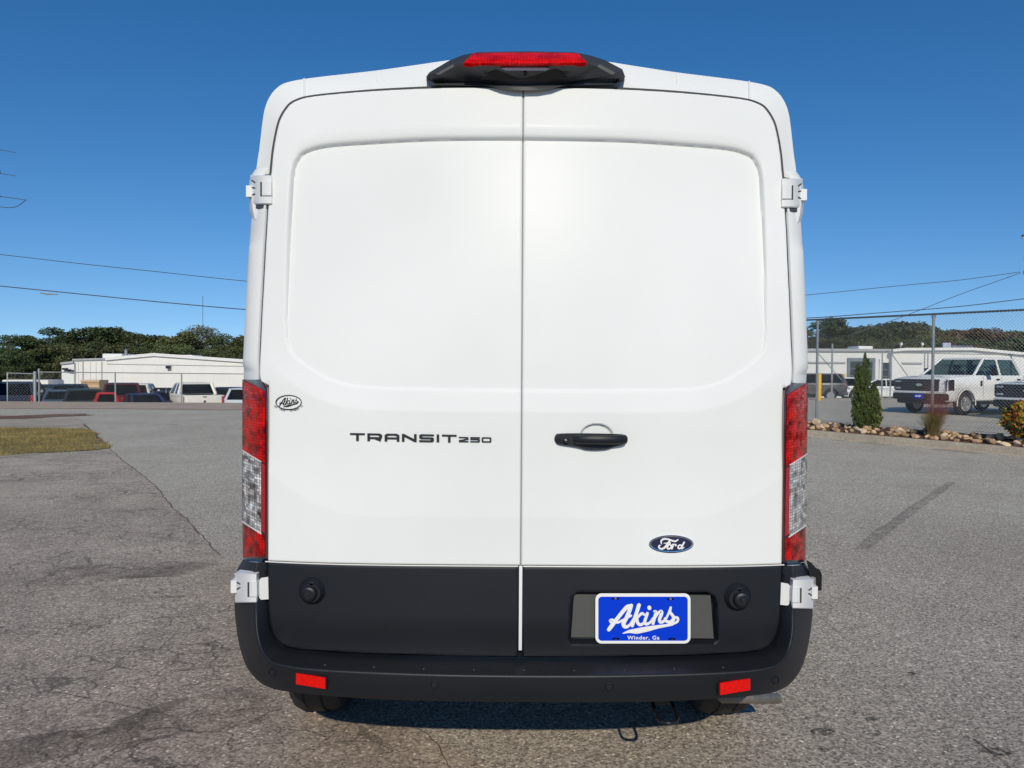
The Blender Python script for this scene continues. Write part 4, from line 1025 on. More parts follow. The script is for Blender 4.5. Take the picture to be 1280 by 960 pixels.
# fine crack that wanders from the shadow towards the camera
def crackline(name, pts, w, seed, z=0.006, m=None):
    P = crom([G(*p)[:2] for p in pts], 10); L_, R_ = [], []
    for i, p in enumerate(P):
        t = P[min(i+1, len(P)-1)] - P[max(i-1, 0)]; t = t/np.linalg.norm(t); nn = np.array([-t[1], t[0]])
        o_ = nn*mnoise.noise(Vector((p[0]*9, p[1]*9, seed)))*0.03; ww = w*(0.5 + 0.9*abs(mnoise.noise(Vector((p[0]*5, p[1]*5, seed+4)))))
        L_.append(p + o_ + nn*ww); R_.append(p + o_ - nn*ww)
    n = len(P); V = [(*p, z) for p in L_] + [(*p, z) for p in R_]
    tag(mk(name, V, [(i, i+1, n+i+1, n+i) for i in range(n-1)], m or mat_crack, smooth=False), kind='structure')
mat_crack = mat('dark_crack_tar', (0.10, 0.085, 0.07), 0.9, var=0.3, vscale=6)  # dark colour of the crack strips, varied by noise
crackline('pavement_crack', [(136,560),(152.5,575),(175,592),(197,611),(212,630),(247,664),(275,695)], 0.008, 1)
crackline('pavement_crack', [(524,912),(545,930),(560,960),(575,990)], 0.004, 2)
crackline('pavement_crack', [(95,523),(112,537),(136,560)], 0.03, 3)
crackline('pavement_crack', [(185,531.5),(205,531),(227,531.2)], 0.03, 4)
crackline('pavement_crack', [(130,592),(90,594),(50,597)], 0.012, 8)
crackline('pavement_crack', [(1215,925),(1240,945),(1262,965)], 0.0035, 7)
# far worn strips on the left and red clay
wx = np.arange(-45, 1.01, .5); wt = np.linspace(0, 1, 26); V = []
for x in wx:
    px_ = 640 + F*x/29.5; y0w = 28.0 + 0.5*mnoise.noise(Vector((x*.5, 1, 2))) + 0.2*mnoise.noise(Vector((x*2, 1, 2))) 
    for t in wt: yy = y0w + (39 - y0w)*t; V.append((x, yy, float(H(x, yy)) + .012))
tag(mk('worn_pavement', V, [(i*26+j, (i+1)*26+j, (i+1)*26+j+1, i*26+j+1) for i in range(len(wx)-1) for j in range(25)], M_TAN), kind='structure')
sheet('red_clay', ragged(gp([(-80,521),(20,520),(60,518.5),(105,517.5),(118,519),(70,521.5),(30,524),(-80,526)]), 0.4, 0.25, 12), 0.016, M_CLAY)
sheet('concrete_patch', ragged(gp([(-60,526),(0,524.5),(60,523),(95,522.5),(110,530),(80,533),(0,534),(-60,536)]), 0.3, 0.12, 13), 0.009, M_CONC)
sheet('concrete_patch', ragged(gp([(-40,571),(10,567.5),(50,566.5),(48,568.5),(10,572),(-40,578)]), 0.3, 0.05, 14), 0.009, M_CONC)
# grass island: soil sheet and short blades
gpoly = ragged(gp([(-120,535),(0,535.5),(60,535.5),(114,537),(120,545),(136,561),(90,565),(40,566.5),(0,570),(-120,580)]), 0.3, 0.18, 15)
M_GSOIL = nodes_asphalt('dry_grass_soil', (0.23, 0.18, 0.06), (0.31, 0.25, 0.09), 0.4, grain=25, blot=0.3)
sheet('grass_soil', gpoly, 0.014, M_GSOIL)
M_GRASS = mat('dry_grass', (0.26, 0.20, 0.06), 0.8, var=0.45, vscale=1.2)
gx = np.array(gpoly); mn, mx_ = gx.min(0), gx.max(0); V = []; Fc = []; cnt = 0
cand = rng.uniform(mn, mx_, (26000, 2)); keep = poly_sd(gpoly, cand[:, 0], cand[:, 1]) < 0.05; cand = cand[keep][:16000]
for (x, y) in cand:
    a_ = rng.uniform(0, 6.28); h = rng.uniform(.02, .055); w = .006; lx, ly = rng.normal(0, .015, 2)
    V += [(x - w*math.cos(a_), y - w*math.sin(a_), .012), (x + w*math.cos(a_), y + w*math.sin(a_), .012), (x+lx, y+ly, .012+h)]; Fc.append((cnt, cnt+1, cnt+2)); cnt += 3
tag(mk('grass', V, Fc, M_GRASS, smooth=False), 'short dry olive grass on the island at the left', 'grass', kind='stuff')

# --- kerb: blocks with joints, gutter, bed
kerb = empty('kerb', tuple(K2)); tag(kerb, kind='structure')
s_joint = B_at(1104.5, 0.0, 0.1); step = 3.05; s0 = s_joint - 4*step
prof = [(0.0, -0.02), (0.012, 0.10), (0.022, 0.135), (0.045, 0.152), (0.15, 0.155), (0.16, 0.15), (0.16, -0.02)]
for k in range(8):
    a0, a1 = s0 + k*step + 0.006, s0 + (k+1)*step - 0.006
    ss = np.linspace(a0, a1, 8); V = []
    for s_ in ss:
        for (q, z) in prof: V.append(B(s_, q + 0.004*mnoise.noise(Vector((s_*2, q*9, z*9))), z + 0.003*mnoise.noise(Vector((s_*1.3, q, 3)))))
    n = len(prof); Fc = [(i*n+j, i*n+j+1, (i+1)*n+j+1, (i+1)*n+j) for i in range(len(ss)-1) for j in range(n-1)] + [tuple(range(n)), tuple((len(ss)-1)*n + j for j in range(n))]
    mk('kerb_block', V, Fc, M_CONC, kerb)
P_ = [B(s0, -0.30)[:2], B(s0, 0.0)[:2], B(s0+8*step, 0.0)[:2], B(s0+8*step, -0.30)[:2]]
mk('gutter', [(*p, 0.006) for p in ragged(P_, 0.4, 0.02, 21)], [tuple(range(len(ragged(P_, 0.4, 0.02, 21))))], M_GUTT, kerb, smooth=False)
# scuffed dark patch on the kerb
V = []; Fc = []
ss = np.arange(s0, s0 + 8*step, 0.15); qs = np.array([0.155, 0.3, 0.45, 0.6, 0.8, 1.0, 1.3, 1.7, 2.1])
def bedz(s_, q): return 0.13 + 0.15*math.sin(math.pi*min(max((q-0.12)/1.7, 0), 1))**0.8 + 0.03*mnoise.noise(Vector((s_*2.2, q*2.2, 5)))
for s_ in ss:
    for q in qs: V.append(B(s_, q, bedz(s_, q) if q < 2 else 0.10))
n = len(qs); tag(mk('planting_bed', V, [(i*n+j, i*n+j+1, (i+1)*n+j+1, (i+1)*n+j) for i in range(len(ss)-1) for j in range(n-1)], M_SOIL), kind='structure')
# --- rocks
M_ROCKS = [mat('tan_stone', c_, 0.85, var=0.28, vscale=9, bump=0.7, bscale=40) for c_ in ((0.56,0.38,0.22),(0.44,0.28,0.16),(0.66,0.52,0.36),(0.33,0.22,0.14))]
rock_me = []
for v in range(8):
    bm = bmesh.new(); bmesh.ops.create_icosphere(bm, subdivisions=2, radius=1.0); sx, sy, sz = rng.uniform(.85, 1.3), rng.uniform(.75, 1.1), rng.uniform(.6, .85)
    pl = [(Vector(rng.normal(0, 1, 3)).normalized(), rng.uniform(.48, .78)) for _ in range(9)]
    for w in bm.verts:
        p = w.co.copy()
        for nrm, dd in pl:
            t = p.dot(nrm)
            if t > dd: p -= nrm*(t-dd)
        p += p*0.12*mnoise.noise(p*1.8 + Vector((v*3, 0, 0)))
        w.co = Vector((p.x*sx, p.y*sy, p.z*sz))
    me = bpy.data.meshes.new('rock'); bm.to_mesh(me); bm.free(); me.materials.append(M_ROCKS[0]); me.shade_smooth(); me.set_sharp_from_angle(angle=R(28)); rock_me.append(me)
RL = ['tan fieldstone in the rock border behind the kerb', 'brown fieldstone in the rock border behind the kerb', 'pale cream fieldstone in the rock border behind the kerb', 'dark brown fieldstone in the rock border behind the kerb']
RG = ['tan fieldstones behind the kerb', 'brown fieldstones behind the kerb', 'cream fieldstones behind the kerb', 'dark fieldstones behind the kerb']
rock_by_mat = {}
def rock(s_, q, sz, mi, lift=0.0, label=None):
    base_ = rock_me[int(rng.integers(8))]; key = (base_.name, mi)
    if key not in rock_by_mat:
        me = base_.copy(); me.materials.clear(); me.materials.append(M_ROCKS[mi]); rock_by_mat[key] = me
    o = bpy.data.objects.new('rock', rock_by_mat[key]); COL.objects.link(o)
    o.location = B(s_, q, bedz(s_, q) + sz*0.30 + lift); o.scale = (sz*rng.uniform(.85, 1.2),)*2 + (sz*rng.uniform(.8, 1.1),)
    o.rotation_euler = (rng.normal(0, .25), rng.normal(0, .25), rng.uniform(0, 6.28))
    tag(o, label or RL[mi], 'rock', None if label else RG[mi])
smin, smax = B_at(1300, 0.3, 0.2), B_at(1004, 0.3, 0.2)
s_ = smin
while s_ < smax:
    for q in (0.27, 0.50):
        if rng.random() < 0.99:
            sz = rng.uniform(.055, .105); rock(s_ + rng.normal(0, .05), q + rng.normal(0, .05), sz, int(rng.choice([0, 0, 0, 1, 1, 2, 3])))
    if rng.random() < .8: rock(s_ + rng.normal(0, .08), 0.72 + rng.normal(0, .06), rng.uniform(.05, .10), int(rng.choice([0, 1, 1, 3])))
    s_ += rng.uniform(.11, .165)
rock(B_at(1021, .6, .4), .60, .12, 2, 0.05, 'cream boulder against the first fence post by the van')
rock(B_at(1125, .35, .3), .36, .12, 2, 0.04, 'bright cream boulder between the conical shrub and the grass tuft')

# --- chain link fences
M_WIRE = mat('fence_wire', (0.28, 0.30, 0.30), 0.5, metal=0.5, var=0.1)
M_WIREP = mat('dark_fence_rail', (0.10, 0.12, 0.125), 0.5, metal=0.3, var=0.1)
def chain_mesh(p0, p1, h, pitch, r, parent, name='mesh_wire'):
    p0 = np.array(p0, float); p1 = np.array(p1, float); L = np.linalg.norm(p1-p0); d = (p1-p0)/L; nn = np.array([-d[1], d[0], 0])
    V = []; Fc = []; c = 0; up = np.array([0, 0, 1.0])
    for sg in (1, -1):
        a_ = -h
        while a_ < L:
            t0, t1 = max(a_, 0), min(a_+h, L)
            if t1 - t0 > 0.01:
                za, zb = (t0-a_, t1-a_) if sg > 0 else (h-(t0-a_), h-(t1-a_))
                A = p0 + d*t0 + up*za + nn*sg*r; B_ = p0 + d*t1 + up*zb + nn*sg*r
                t = (B_-A)/np.linalg.norm(B_-A); w = np.cross(t, nn)
                for e_ in (A, B_):
                    V += [e_ + w*r, e_ - w*r*.5 + nn*r*.87, e_ - w*r*.5 - nn*r*.87]
                Fc += [(c, c+1, c+4, c+3), (c+1, c+2, c+5, c+4), (c+2, c, c+3, c+5)]; c += 6
            a_ += pitch
    return tag(mk(name, V, Fc, M_WIRE, parent, smooth=False), kind='stuff')
QF = 0.95; ZF = 0.34
fence = empty('chain_link_fence', tuple(B(B_at(1165, QF, .3), QF, 0.0)))
tag(fence, 'tall galvanised chain link fence behind the rock border', 'fence')
post_s = [B_at(1020.5, QF, .4), B_at(1164.8, QF, .4)]; dsp = post_s[0] - post_s[1]
post_s = [post_s[1] - dsp, post_s[1], post_s[0], post_s[0] + dsp]
def topz(px, py, q): 
    s_ = B_at(px, q, 2.6); p = B(s_, q); return W(px, py, p[1])[2]
ZT1, ZT2 = topz(1022.5, 399.5, QF), topz(1165.7, 392.8, QF)
for s_ in post_s:
    b0 = B(s_, QF, bedz(s_, QF) - 0.02); zt = ZT1 + (ZT2-ZT1)*(s_-post_s[2])/(post_s[1]-post_s[2]) - 0.01
    mb = MB(); mb.lathe([(0.030, 0), (0.030, zt - b0[2])], b0, 'Z', 12); mb.lathe([(0.042, zt-b0[2]-.06), (0.042, zt-b0[2]-.02), (0.03, zt-b0[2]+.015), (0.001, zt-b0[2]+.03)], b0, 'Z', 12); mb.build('post', M_STEEL, fence)
sa, sb = post_s[0], post_s[-1]
def zt_(s_): return ZT1 + (ZT2-ZT1)*(s_-post_s[2])/(post_s[1]-post_s[2])
mb = MB(); mb.tube([B(sa, QF-.03, zt_(sa)), B(sb, QF-.03, zt_(sb))], 0.022, 8); mb.build('top_rail', M_WIREP, fence)
mb = MB(); mb.tube([B(sa, QF-.04, ZF), B(sb, QF-.04, ZF)], 0.003, 5); mb.build('bottom_wire', M_WIRE, fence)
chain_mesh(B(sa, QF-.05, ZF-.04), B(sb, QF-.05, ZF-.04), zt_(post_s[1]) - ZF + .04, 0.0715*1.0, 0.0021, fence)

def far_fence(name, label, Y, rail, posts, x0, x1, base, pitch=0.14, braces=()):
    """rail: [(px, py)...] of the top rail; posts: (px, ytop)"""
    f = empty(name, (float(W(posts[0][0], 480, Y)[0]), Y, base)); tag(f, label, 'fence')
    A, B_ = W(*rail[0], Y), W(*rail[1], Y); mb = MB(); mb.tube([A, B_], 0.026, 6); mb.build('top_rail', M_STEEL, f)
    for (px, py, r) in posts:
        p = W(px, py, Y); mb = MB(); mb.lathe([(r, 0), (r, p[2]-base), (0.001, p[2]-base+.03)], (p[0], Y, base), 'Z', 8); mb.build('post', M_STEEL, f)
    for (a_, b_, c_, d_) in braces:
        mb = MB(); mb.tube([W(a_, b_, Y+.03), W(c_, d_, Y+.03)], 0.022, 6); mb.build('brace', M_STEEL, f)
    h = A[2] - base - .05
    chain_mesh((A[0], Y-.04, base+.03), (B_[0], Y-.04, base+.03), h, pitch, 0.0014, f)
far_fence('chain_link_fence', 'low chain link fence in front of the parked cars at the left', 34.6, [(48.5, 465), (420, 468.5)], [(48.5,461,.045),(144,465.5,.033),(227,466.8,.033),(318,468,.033)], 0, 0, -0.42)
far_fence('chain_link_gate', 'swung chain link gate left of the thick fence posts', 34.4, [(9, 466.4), (44, 467.2)], [(9,466,.02),(43.5,464.5,.07)], 0, 0, -0.42)
far_fence('chain_link_fence', 'far chain link fence with braced gate before the right white building', 39.5, [(980, 438.6), (1330, 444.5)], [(1040.5,430,.05),(1103,439,.035),(1113.5,441,.035),(1156,438,.03),(1160,441,.03),(1264,443,.03),(985,437,.04)], 0, 0, 0.0, braces=((1022,441,1062,486),(1115,443,1142,480)))

# ================================================================== VEHICLES
def glass_mat(name, tintc, mixf=0.45):
    m = bpy.data.materials.new(name); m.use_nodes = True; nt = m.node_tree; nt.nodes.remove(nt.nodes['Principled BSDF'])
    out = nt.nodes['Material Output']; tr = nt.nodes.new('ShaderNodeBsdfTransparent'); tr.inputs[0].default_value = (*tintc, 1)
    gl = nt.nodes.new('ShaderNodeBsdfGlossy'); gl.inputs['Roughness'].default_value = 0.03; gl.inputs['Color'].default_value = (0.9, 0.9, 0.9, 1) if tintc[0] > .3 else (0.45, 0.5, 0.55, 1)
    lw = nt.nodes.new('ShaderNodeLayerWeight'); lw.inputs[0].default_value = 0.5; pw = nt.nodes.new('ShaderNodeMath'); pw.operation = 'POWER'; pw.inputs[1].default_value = 4.0; nt.links.new(lw.outputs['Facing'], pw.inputs[0])
    fr = nt.nodes.new('ShaderNodeMath'); fr.operation = 'MULTIPLY_ADD'; fr.inputs[1].default_value = 0.9; fr.inputs[2].default_value = 0.04; nt.links.new(pw.outputs[0], fr.inputs[0]); ms = nt.nodes.new('ShaderNodeMixShader')
    nt.links.new(fr.outputs[0], ms.inputs[0]); nt.links.new(tr.outputs[0], ms.inputs[1]); nt.links.new(gl.outputs[0], ms.inputs[2]); nt.links.new(ms.outputs[0], out.inputs[0])
    return m
M_TINT = glass_mat('tinted_window', (0.52, 0.60, 0.58)); M_DTINT = glass_mat('dark_window', (0.16, 0.21, 0.22))
M_SEAT = mat('seat_fabric', (0.055, 0.058, 0.062), 0.8, var=0.1)
M_HEADL = mat('headlight_lens', (0.45, 0.46, 0.48), 0.15, metal=0.4, coat=1.0, var=0.2, vscale=20)
M_TLIGHT = mat('tail_lamp', (0.35, 0.008, 0.008), 0.15, coat=1.0, var=0.2, vscale=14)
M_GRILLE = mat('grille_black', (0.014, 0.015, 0.018), 0.35, var=0.1)
paints = {}
def paint(name, c):
    if name not in paints: paints[name] = paint_mat(name, c)
    return paints[name]
def band(poly, hw, inset, tuck=0.0, z0=None):
    """extruded profile in (y, z) with softened shoulders"""
    P = np.array(poly, float); n = len(P)
    e1 = np.roll(P, -1, 0) - P; e0 = P - np.roll(P, 1, 0)
    n1 = np.stack([e1[:, 1], -e1[:, 0]], 1); n1 /= np.linalg.norm(n1, axis=1, keepdims=True) + 1e-9
    n0 = np.stack([e0[:, 1], -e0[:, 0]], 1); n0 /= np.linalg.norm(n0, axis=1, keepdims=True) + 1e-9
    nn = n0 + n1; nn /= np.linalg.norm(nn, axis=1, keepdims=True) + 1e-9
    area = 0.5*np.sum(P[:, 0]*np.roll(P[:, 1], -1) - np.roll(P[:, 0], -1)*P[:, 1])
    if area < 0: nn = -nn
    P1 = P - nn*inset*0.35; P2 = P - nn*inset
    V = []
    rings = [(-hw, P2), (-hw+inset*.35, P1), (-hw+inset, P), (hw-inset, P), (hw-inset*.35, P1), (hw, P2)]
    for x, Q_ in rings: V += [(x, y, z) for y, z in Q_]
    Fc = [(r*n+i, r*n+(i+1) % n, (r+1)*n+(i+1) % n, (r+1)*n+i) for r in range(5) for i in range(n)]
    Fc += [tuple(range(n)), tuple(5*n+i for i in range(n))]
    return V, Fc
def arch(yc, r, z0, n=9, up=True):
    """arch from front to rear, walking the underside towards -y"""
    return [(yc + r*math.cos(a_), max(z0, 0.33 + r*math.sin(a_)*0.96)) for a_ in np.linspace(0, math.pi, n)]
def vehicle(kind, L, Wd, Hh, pm, loc, rz, label, cat, group=None, glass=None, r=0.34, tail=True, front_detail=False, name=None, trim=None):
    o = empty(name or {'sedan': 'parked_car', 'suv': 'parked_suv', 'pickup': 'pickup_truck'}[kind], loc, rz)
    tag(o, label, cat, group)
    glass = glass or M_DTINT; hl = L/2; hw = Wd/2; fo, ro = L*0.16, L*0.20 if kind != 'pickup' else L*0.205
    yf, yr = hl - fo, -hl + ro; zb = 0.30 if kind == 'sedan' else 0.38; zb = zb if kind != 'pickup' else 0.45
    ar = r + 0.07
    belt = Hh*(0.69 if kind == 'sedan' else 0.665) if kind != 'pickup' else Hh*0.69
    hood = belt*(0.86 if kind == 'sedan' else 0.95) if kind != 'pickup' else belt*0.965
    af = [(yf + ar*math.cos(a_), r + ar*math.sin(a_)) for a_ in np.linspace(0.05, math.pi-0.05, 11)]
    a2 = [(yr + ar*math.cos(a_), r + ar*math.sin(a_)) for a_ in np.linspace(0.05, math.pi-0.05, 11)]
    af[0] = (af[0][0], zb); af[-1] = (af[-1][0], zb); a2[0] = (a2[0][0], zb); a2[-1] = (a2[-1][0], zb)
    # profile from nose bottom, along underside to tail, up and over
    if kind == 'pickup':
        cab_f, cab_r = hl - L*0.235, -hl + L*0.315
        top = [(-hl+.02, zb+.12), (-hl, belt*.72), (-hl+.03, belt*0.99), (cab_r-.05, belt*0.99), (cab_r, belt), (cab_f, belt*1.0), (cab_f+.4, hood*1.0), (hl-.35, hood*0.975), (hl-.08, hood*.94), (hl-.02, hood*.86), (hl, hood*.62), (hl-.02, zb+.1)]
    elif kind == 'suv':
        cab_f, cab_r = hl - L*0.25, -hl + .05
        top = [(-hl+.04, zb+.05), (-hl, belt*.6), (-hl+.03, belt), (cab_f, belt), (hl-.5, hood*.97), (hl-.12, hood*.88), (hl, hood*.62), (hl-.03, zb+.05)]
    else:
        cab_f, cab_r = hl - L*0.24, -hl + L*0.12
        top = [(-hl+.05, zb+.05), (-hl, belt*.6), (-hl+.04, belt*.96), (cab_r, belt), (cab_f, belt), (hl-.6, hood*.95), (hl-.15, hood*.84), (hl, hood*.6), (hl-.04, zb+.05)]
    poly = [(hl-.06, zb)] + af + a2 + [(-hl+.08, zb)] + top
    V, Fc = band(poly, hw, 0.09); body_ = mk('body', V, Fc, pm, o, local=True, angle=42)
    # dark wheel wells and floor
    mb = MB(); mb.box((-hw+.14, -hl+.15, zb-.02), (hw-.14, hl-.15, belt*.8)); mb.build('underbody', M_BLACKG, o, local=True, smooth=False)
    # greenhouse: roof on pillars with panes between
    rake_f, rake_r = {'sedan': (.95, .75), 'suv': (.75, .28), 'pickup': (.78, .22)}[kind]
    yb0, yb1 = cab_r + .02, cab_f; yt0, yt1 = yb0 + rake_r, yb1 - rake_f
    wb, wt = hw - .07, hw - .07 - (Hh - belt)*.30; zt = Hh - .045
    cor = {('f', -1): ((-wb, yb1, belt-.03), (-wt, yt1, zt)), ('f', 1): ((wb, yb1, belt-.03), (wt, yt1, zt)), ('r', -1): ((-wb, yb0, belt-.03), (-wt, yt0, zt)), ('r', 1): ((wb, yb0, belt-.03), (wt, yt0, zt))}
    mb = MB()
    rp = rrect(-wt-.03, yt0-.05, wt+.03, yt1+.05, .18, 5)
    cx0, cy0 = 0, (yt0+yt1)/2; V = []; n = len(rp)
    for k, z in ((1.0, zt-.03), (1.0, zt+.01), (.96, zt+.034), (.8, zt+.045)): V += [(cx0+(x-cx0)*k, cy0+(y-cy0)*k, z) for x, y in rp]
    mb.add(V, [(i*n+j, i*n+(j+1) % n, (i+1)*n+(j+1) % n, (i+1)*n+j) for i in range(3) for j in range(n)] + [tuple(3*n+j for j in range(n)), tuple(range(n))])
    mb.build('roof', pm, o, local=True)
    ymid = yb0 + (yb1-yb0)*(.50 if kind != 'pickup' else .46); ytm = ymid - .02
    def pil(a_, b_, w, dy=0): 
        mb = MB(); mb.tube([Vector(a_), Vector(b_)], w, 6); mb.build('pillar', pm, o, local=True)
    for sd in (-1, 1):
        pil(*cor[('f', sd)], .045); 
        pil(*cor[('r', sd)], .07 if kind != 'pickup' else .09)
        pil((sd*wb, ymid, belt-.03), (sd*wt, ytm, zt), .04)
    def pane(p, name='window_pane', g=None, off=0.0):
        mbp = MB(); P = [np.array(q, float) for q in p]; nn = np.cross(P[1]-P[0], P[2]-P[0]); nn /= np.linalg.norm(nn)
        mbp.add(P + [q - nn*.008 for q in P], [(0,1,2,3), (7,6,5,4)] + [(i, (i+1) % 4, 4+(i+1) % 4, 4+i) for i in range(4)]); mbp.build(name, g or glass, o, local=True, smooth=False)
    c_ = cor; fl, fr_, rl, rr_ = c_[('f', -1)], c_[('f', 1)], c_[('r', -1)], c_[('r', 1)]
    lift = lambda p, dz: (p[0], p[1], p[2])
    pane([fl[0], fr_[0], fr_[1], fl[1]], 'windscreen', M_TINT); pane([rr_[0], rl[0], rl[1], rr_[1]], 'rear_window')
    for sd in (-1, 1):
        pane([(sd*wb, ymid, belt-.03), c_[('f', sd)][0], c_[('f', sd)][1], (sd*wt, ytm, zt)]); pane([c_[('r', sd)][0], (sd*wb, ymid, belt-.03), (sd*wt, ytm, zt), c_[('r', sd)][1]])
    mb = MB()
    mb.box((-wb+.04, yb0+.1, belt-.02), (wb-.04, yb1-.06, belt+.012))
    for sx in (-.36, .36):
        for yy in (yb0 + (yb1-yb0)*.60, yb0 + (yb1-yb0)*.24):
            mb.box((sx-.25, yy-.08, belt-.35), (sx+.25, yy+.08, belt+.16), .05); mb.box((sx-.12, yy-.05, belt+.18), (sx+.12, yy+.05, belt+.36), .04)
    mb.build('seats', M_SEAT, o, local=True)
    for sx in (-1, 1):
        for yy in (yf, yr):
            wheel(o, (sx*(hw-.13), yy, r), r=r, w=.23, treads=False, rim=M_ALLOY, local=True, face=sx)
        mb = MB(); mb.box((sx*(hw+.02), cab_f-(.74 if kind == 'pickup' else .62), belt-.02), (sx*(hw+(.22 if kind == 'pickup' else .16)), cab_f-.50, belt+(.24 if kind == 'pickup' else .15)), .04); mb.box((sx*(hw-.1), cab_f-.56, belt+.02), (sx*(hw+.05), cab_f-.50, belt+.07)); mb.build('mirror', trim or pm, o, local=True)
        # door seams and handles
        mb = MB()
        for yy in (cab_f-.38, ymid, yb0+.10) if kind != 'pickup' else (cab_f-.42, ymid, cab_r+.03): mb.box((sx*(hw-.012), yy-.006, zb+.12), (sx*(hw+.0015), yy+.006, belt-.05))
        if kind == 'pickup': mb.box((sx*(hw-.012), -hl+.3, belt*.985-.06), (sx*(hw+.001), cab_r-.02, belt*.985-.05))
        mb.build('door_seam', M_GAP, o, local=True, smooth=False)
        for yy in (ymid+.16, yb0+.22): 
            mb = MB(); mb.box((sx*(hw-.01), yy-.02, belt-.17), (sx*(hw+.03), yy+.17, belt-.125), .01); mb.build('door_handle', M_GRILLE if kind == 'pickup' else pm, o, local=True)
        # lamps
        if kind == 'pickup': a_, b_ = (sx*(hw-.17), -hl-.01, belt*.60), (sx*(hw+.004), -hl+.12, belt*.95)
        elif kind == 'suv': a_, b_ = (sx*(hw-.20), -hl-.015, belt*.70), (sx*(hw-.02), -hl+.14, belt*1.0)
        else: a_, b_ = (sx*(hw-.34), -hl-.008, belt*.66), (sx*(hw-.03), -hl+.15, belt*.86)
        mb = MB(); mb.box(a_, b_, .02); mb.build('tail_light', M_TLIGHT, o, local=True)
        if not front_detail:
            mb = MB(); mb.box((sx*(hw-.36), hl-.16, hood*.66), (sx*(hw-.03), hl-.0, hood*.80), .03); mb.build('headlight', M_HEADL, o, local=True)
    mb = MB(); mb.box((-hw+.06, -hl-.07, zb-.02), (hw-.06, -hl+.12, zb+.20), .04); mb.build('rear_bumper', M_CHROME if kind == 'pickup' else pm, o, local=True)
    mb = MB(); mb.box((-.155, -hl-.09, zb+.20 if kind != 'pickup' else zb+.02), (.155, -hl-.01, zb+.35 if kind != 'pickup' else zb+.17), .008); mb.build('licence_plate', M_LETW, o, local=True)
    if kind == 'pickup':
        mb = MB(); mb.box((-hw+.16, -hl+.08, belt*.6), (hw-.16, cab_r-.06, belt*.995)); mb.build('truck_bed', M_BLACKG, o, local=True, smooth=False)
        mb = MB(); mb.box((-hw+.19, -hl-.012, zb+.24), (hw-.19, -hl+.03, belt*.975), .02); tg = mb.build('tailgate', pm, o, local=True)
        mb = MB(); mb.box((-.10, -hl-.022, belt*.90), (.10, -hl-.008, belt*.94), .005); mb.lathe([(.06, -.012), (.05, -.02), (.001, -.022)], (0, -hl, belt*.74), 'Y', 16); mb.build('handle', M_GRILLE, tg, local=True)
    if not front_detail:
        mb = MB(); mb.box((-hw*.55, hl-.06, hood*.55), (hw*.55, hl+.01, hood*.78), .02); mb.build('grille', M_GRILLE, o, local=True)
    else:
        # big squared truck front
        mb = MB(); mb.box((-hw+.33, hl-.06, .80), (hw-.33, hl+.035, 1.20), .02); gr = mb.build('grille', M_GRILLE, o, local=True)
        for k in range(4): mb = MB(); mb.box((-hw+.35, hl+.03, 0.85+k*.085), (hw-.35, hl+.05, 0.875+k*.085), .004); mb.build('grille_bar', mat('grille_bar_grey', (.035,.037,.042), .35) if k == 0 else bpy.data.materials['grille_bar_grey'], gr, local=True)
        mb = MB(); V_ = [(.125*math.cos(t)*k, hl+.055+d, 1.01+.052*math.sin(t)*k) for k, d in ((1, 0), (.9, .012)) for t in np.linspace(0, 2*math.pi, 25)[:-1]]
        mb.add(V_, [(i, (i+1) % 24, 24+(i+1) % 24, 24+i) for i in range(24)] + [tuple(24+i for i in range(24))]); mb.build('oval_badge', M_CHROME, gr, local=True)
        for sx in (-1, 1):
            mb = MB(); mb.box((sx*(hw-.34), hl-.10, .80), (sx*(hw-.06), hl+.025, 1.20), .03); mb.box((sx*(hw-.12), hl-.30, .83), (sx*(hw+.004), hl-.02, 1.19), .03); hlm = mb.build('headlight_housing', M_GRILLE, o, local=True)
            mb = MB(); mb.box((sx*(hw-.31), hl+.02, 1.09), (sx*(hw-.10), hl+.035, 1.15), .01); mb.box((sx*(hw-.31), hl+.02, .86), (sx*(hw-.10), hl+.035, .92), .01); mb.build('headlight', M_HEADL, o, local=True)
            mb = MB(); mb.box((sx*(hw-.008), cab_f-.36, .98), (sx*(hw+.012), cab_f-.26, 1.16), .01); mb.build('fender_vent', M_GRILLE, o, local=True)
            # flared arch lip
            mb = MB(); mb.tube([(sx*(hw-.005), yf + (ar+.015)*math.cos(t), r + (ar+.015)*math.sin(t)) for t in np.linspace(-.15, math.pi+.15, 18)], .018, 6); mb.tube([(sx*(hw-.005), yr + (ar+.015)*math.cos(t), r + (ar+.015)*math.sin(t)) for t in np.linspace(-.15, math.pi+.15, 18)], .018, 6); mb.build('arch_lip', pm, o, local=True)
            mb = MB(); mb.box((sx*(hw-.10), yr+.5, .36), (sx*(hw-.02), yf-.5, .43), .02); mb.build('running_board', M_GRILLE, o, local=True)
        mb = MB(); mb.box((-hw+.03, hl-.12, .72), (hw-.03, hl+.07, .79), .02); mb.build('bumper_cap', pm, o, local=True)
        mb = MB(); mb.box((-hw+.02, hl-.30, .50), (hw-.02, hl+.08, .72), .05); mb.box((-hw+.15, hl-.3, .36), (hw-.15, hl+.02, .52), .05); mb.build('front_bumper', M_BLACKP, o, local=True)
        mb = MB(); mb.box((-.155, hl+.075, .54), (.155, hl+.09, .695), .004); mb.build('dealer_plate', M_PLATE, o, local=True)
        mb = MB(); mb.box((-.10, hl+.089, .60), (.10, hl+.095, .65), .002); mb.build('plate_script', M_LETW, o, local=True)
        mb = MB(); mb.box((-.6, hl-1.25, hood-.015), (-.35, hl-.32, hood+.012), .02); mb.box((.35, hl-1.25, hood-.015), (.6, hl-.32, hood+.012), .02); mb.build('hood_ridge', pm, o, local=True)
    return o
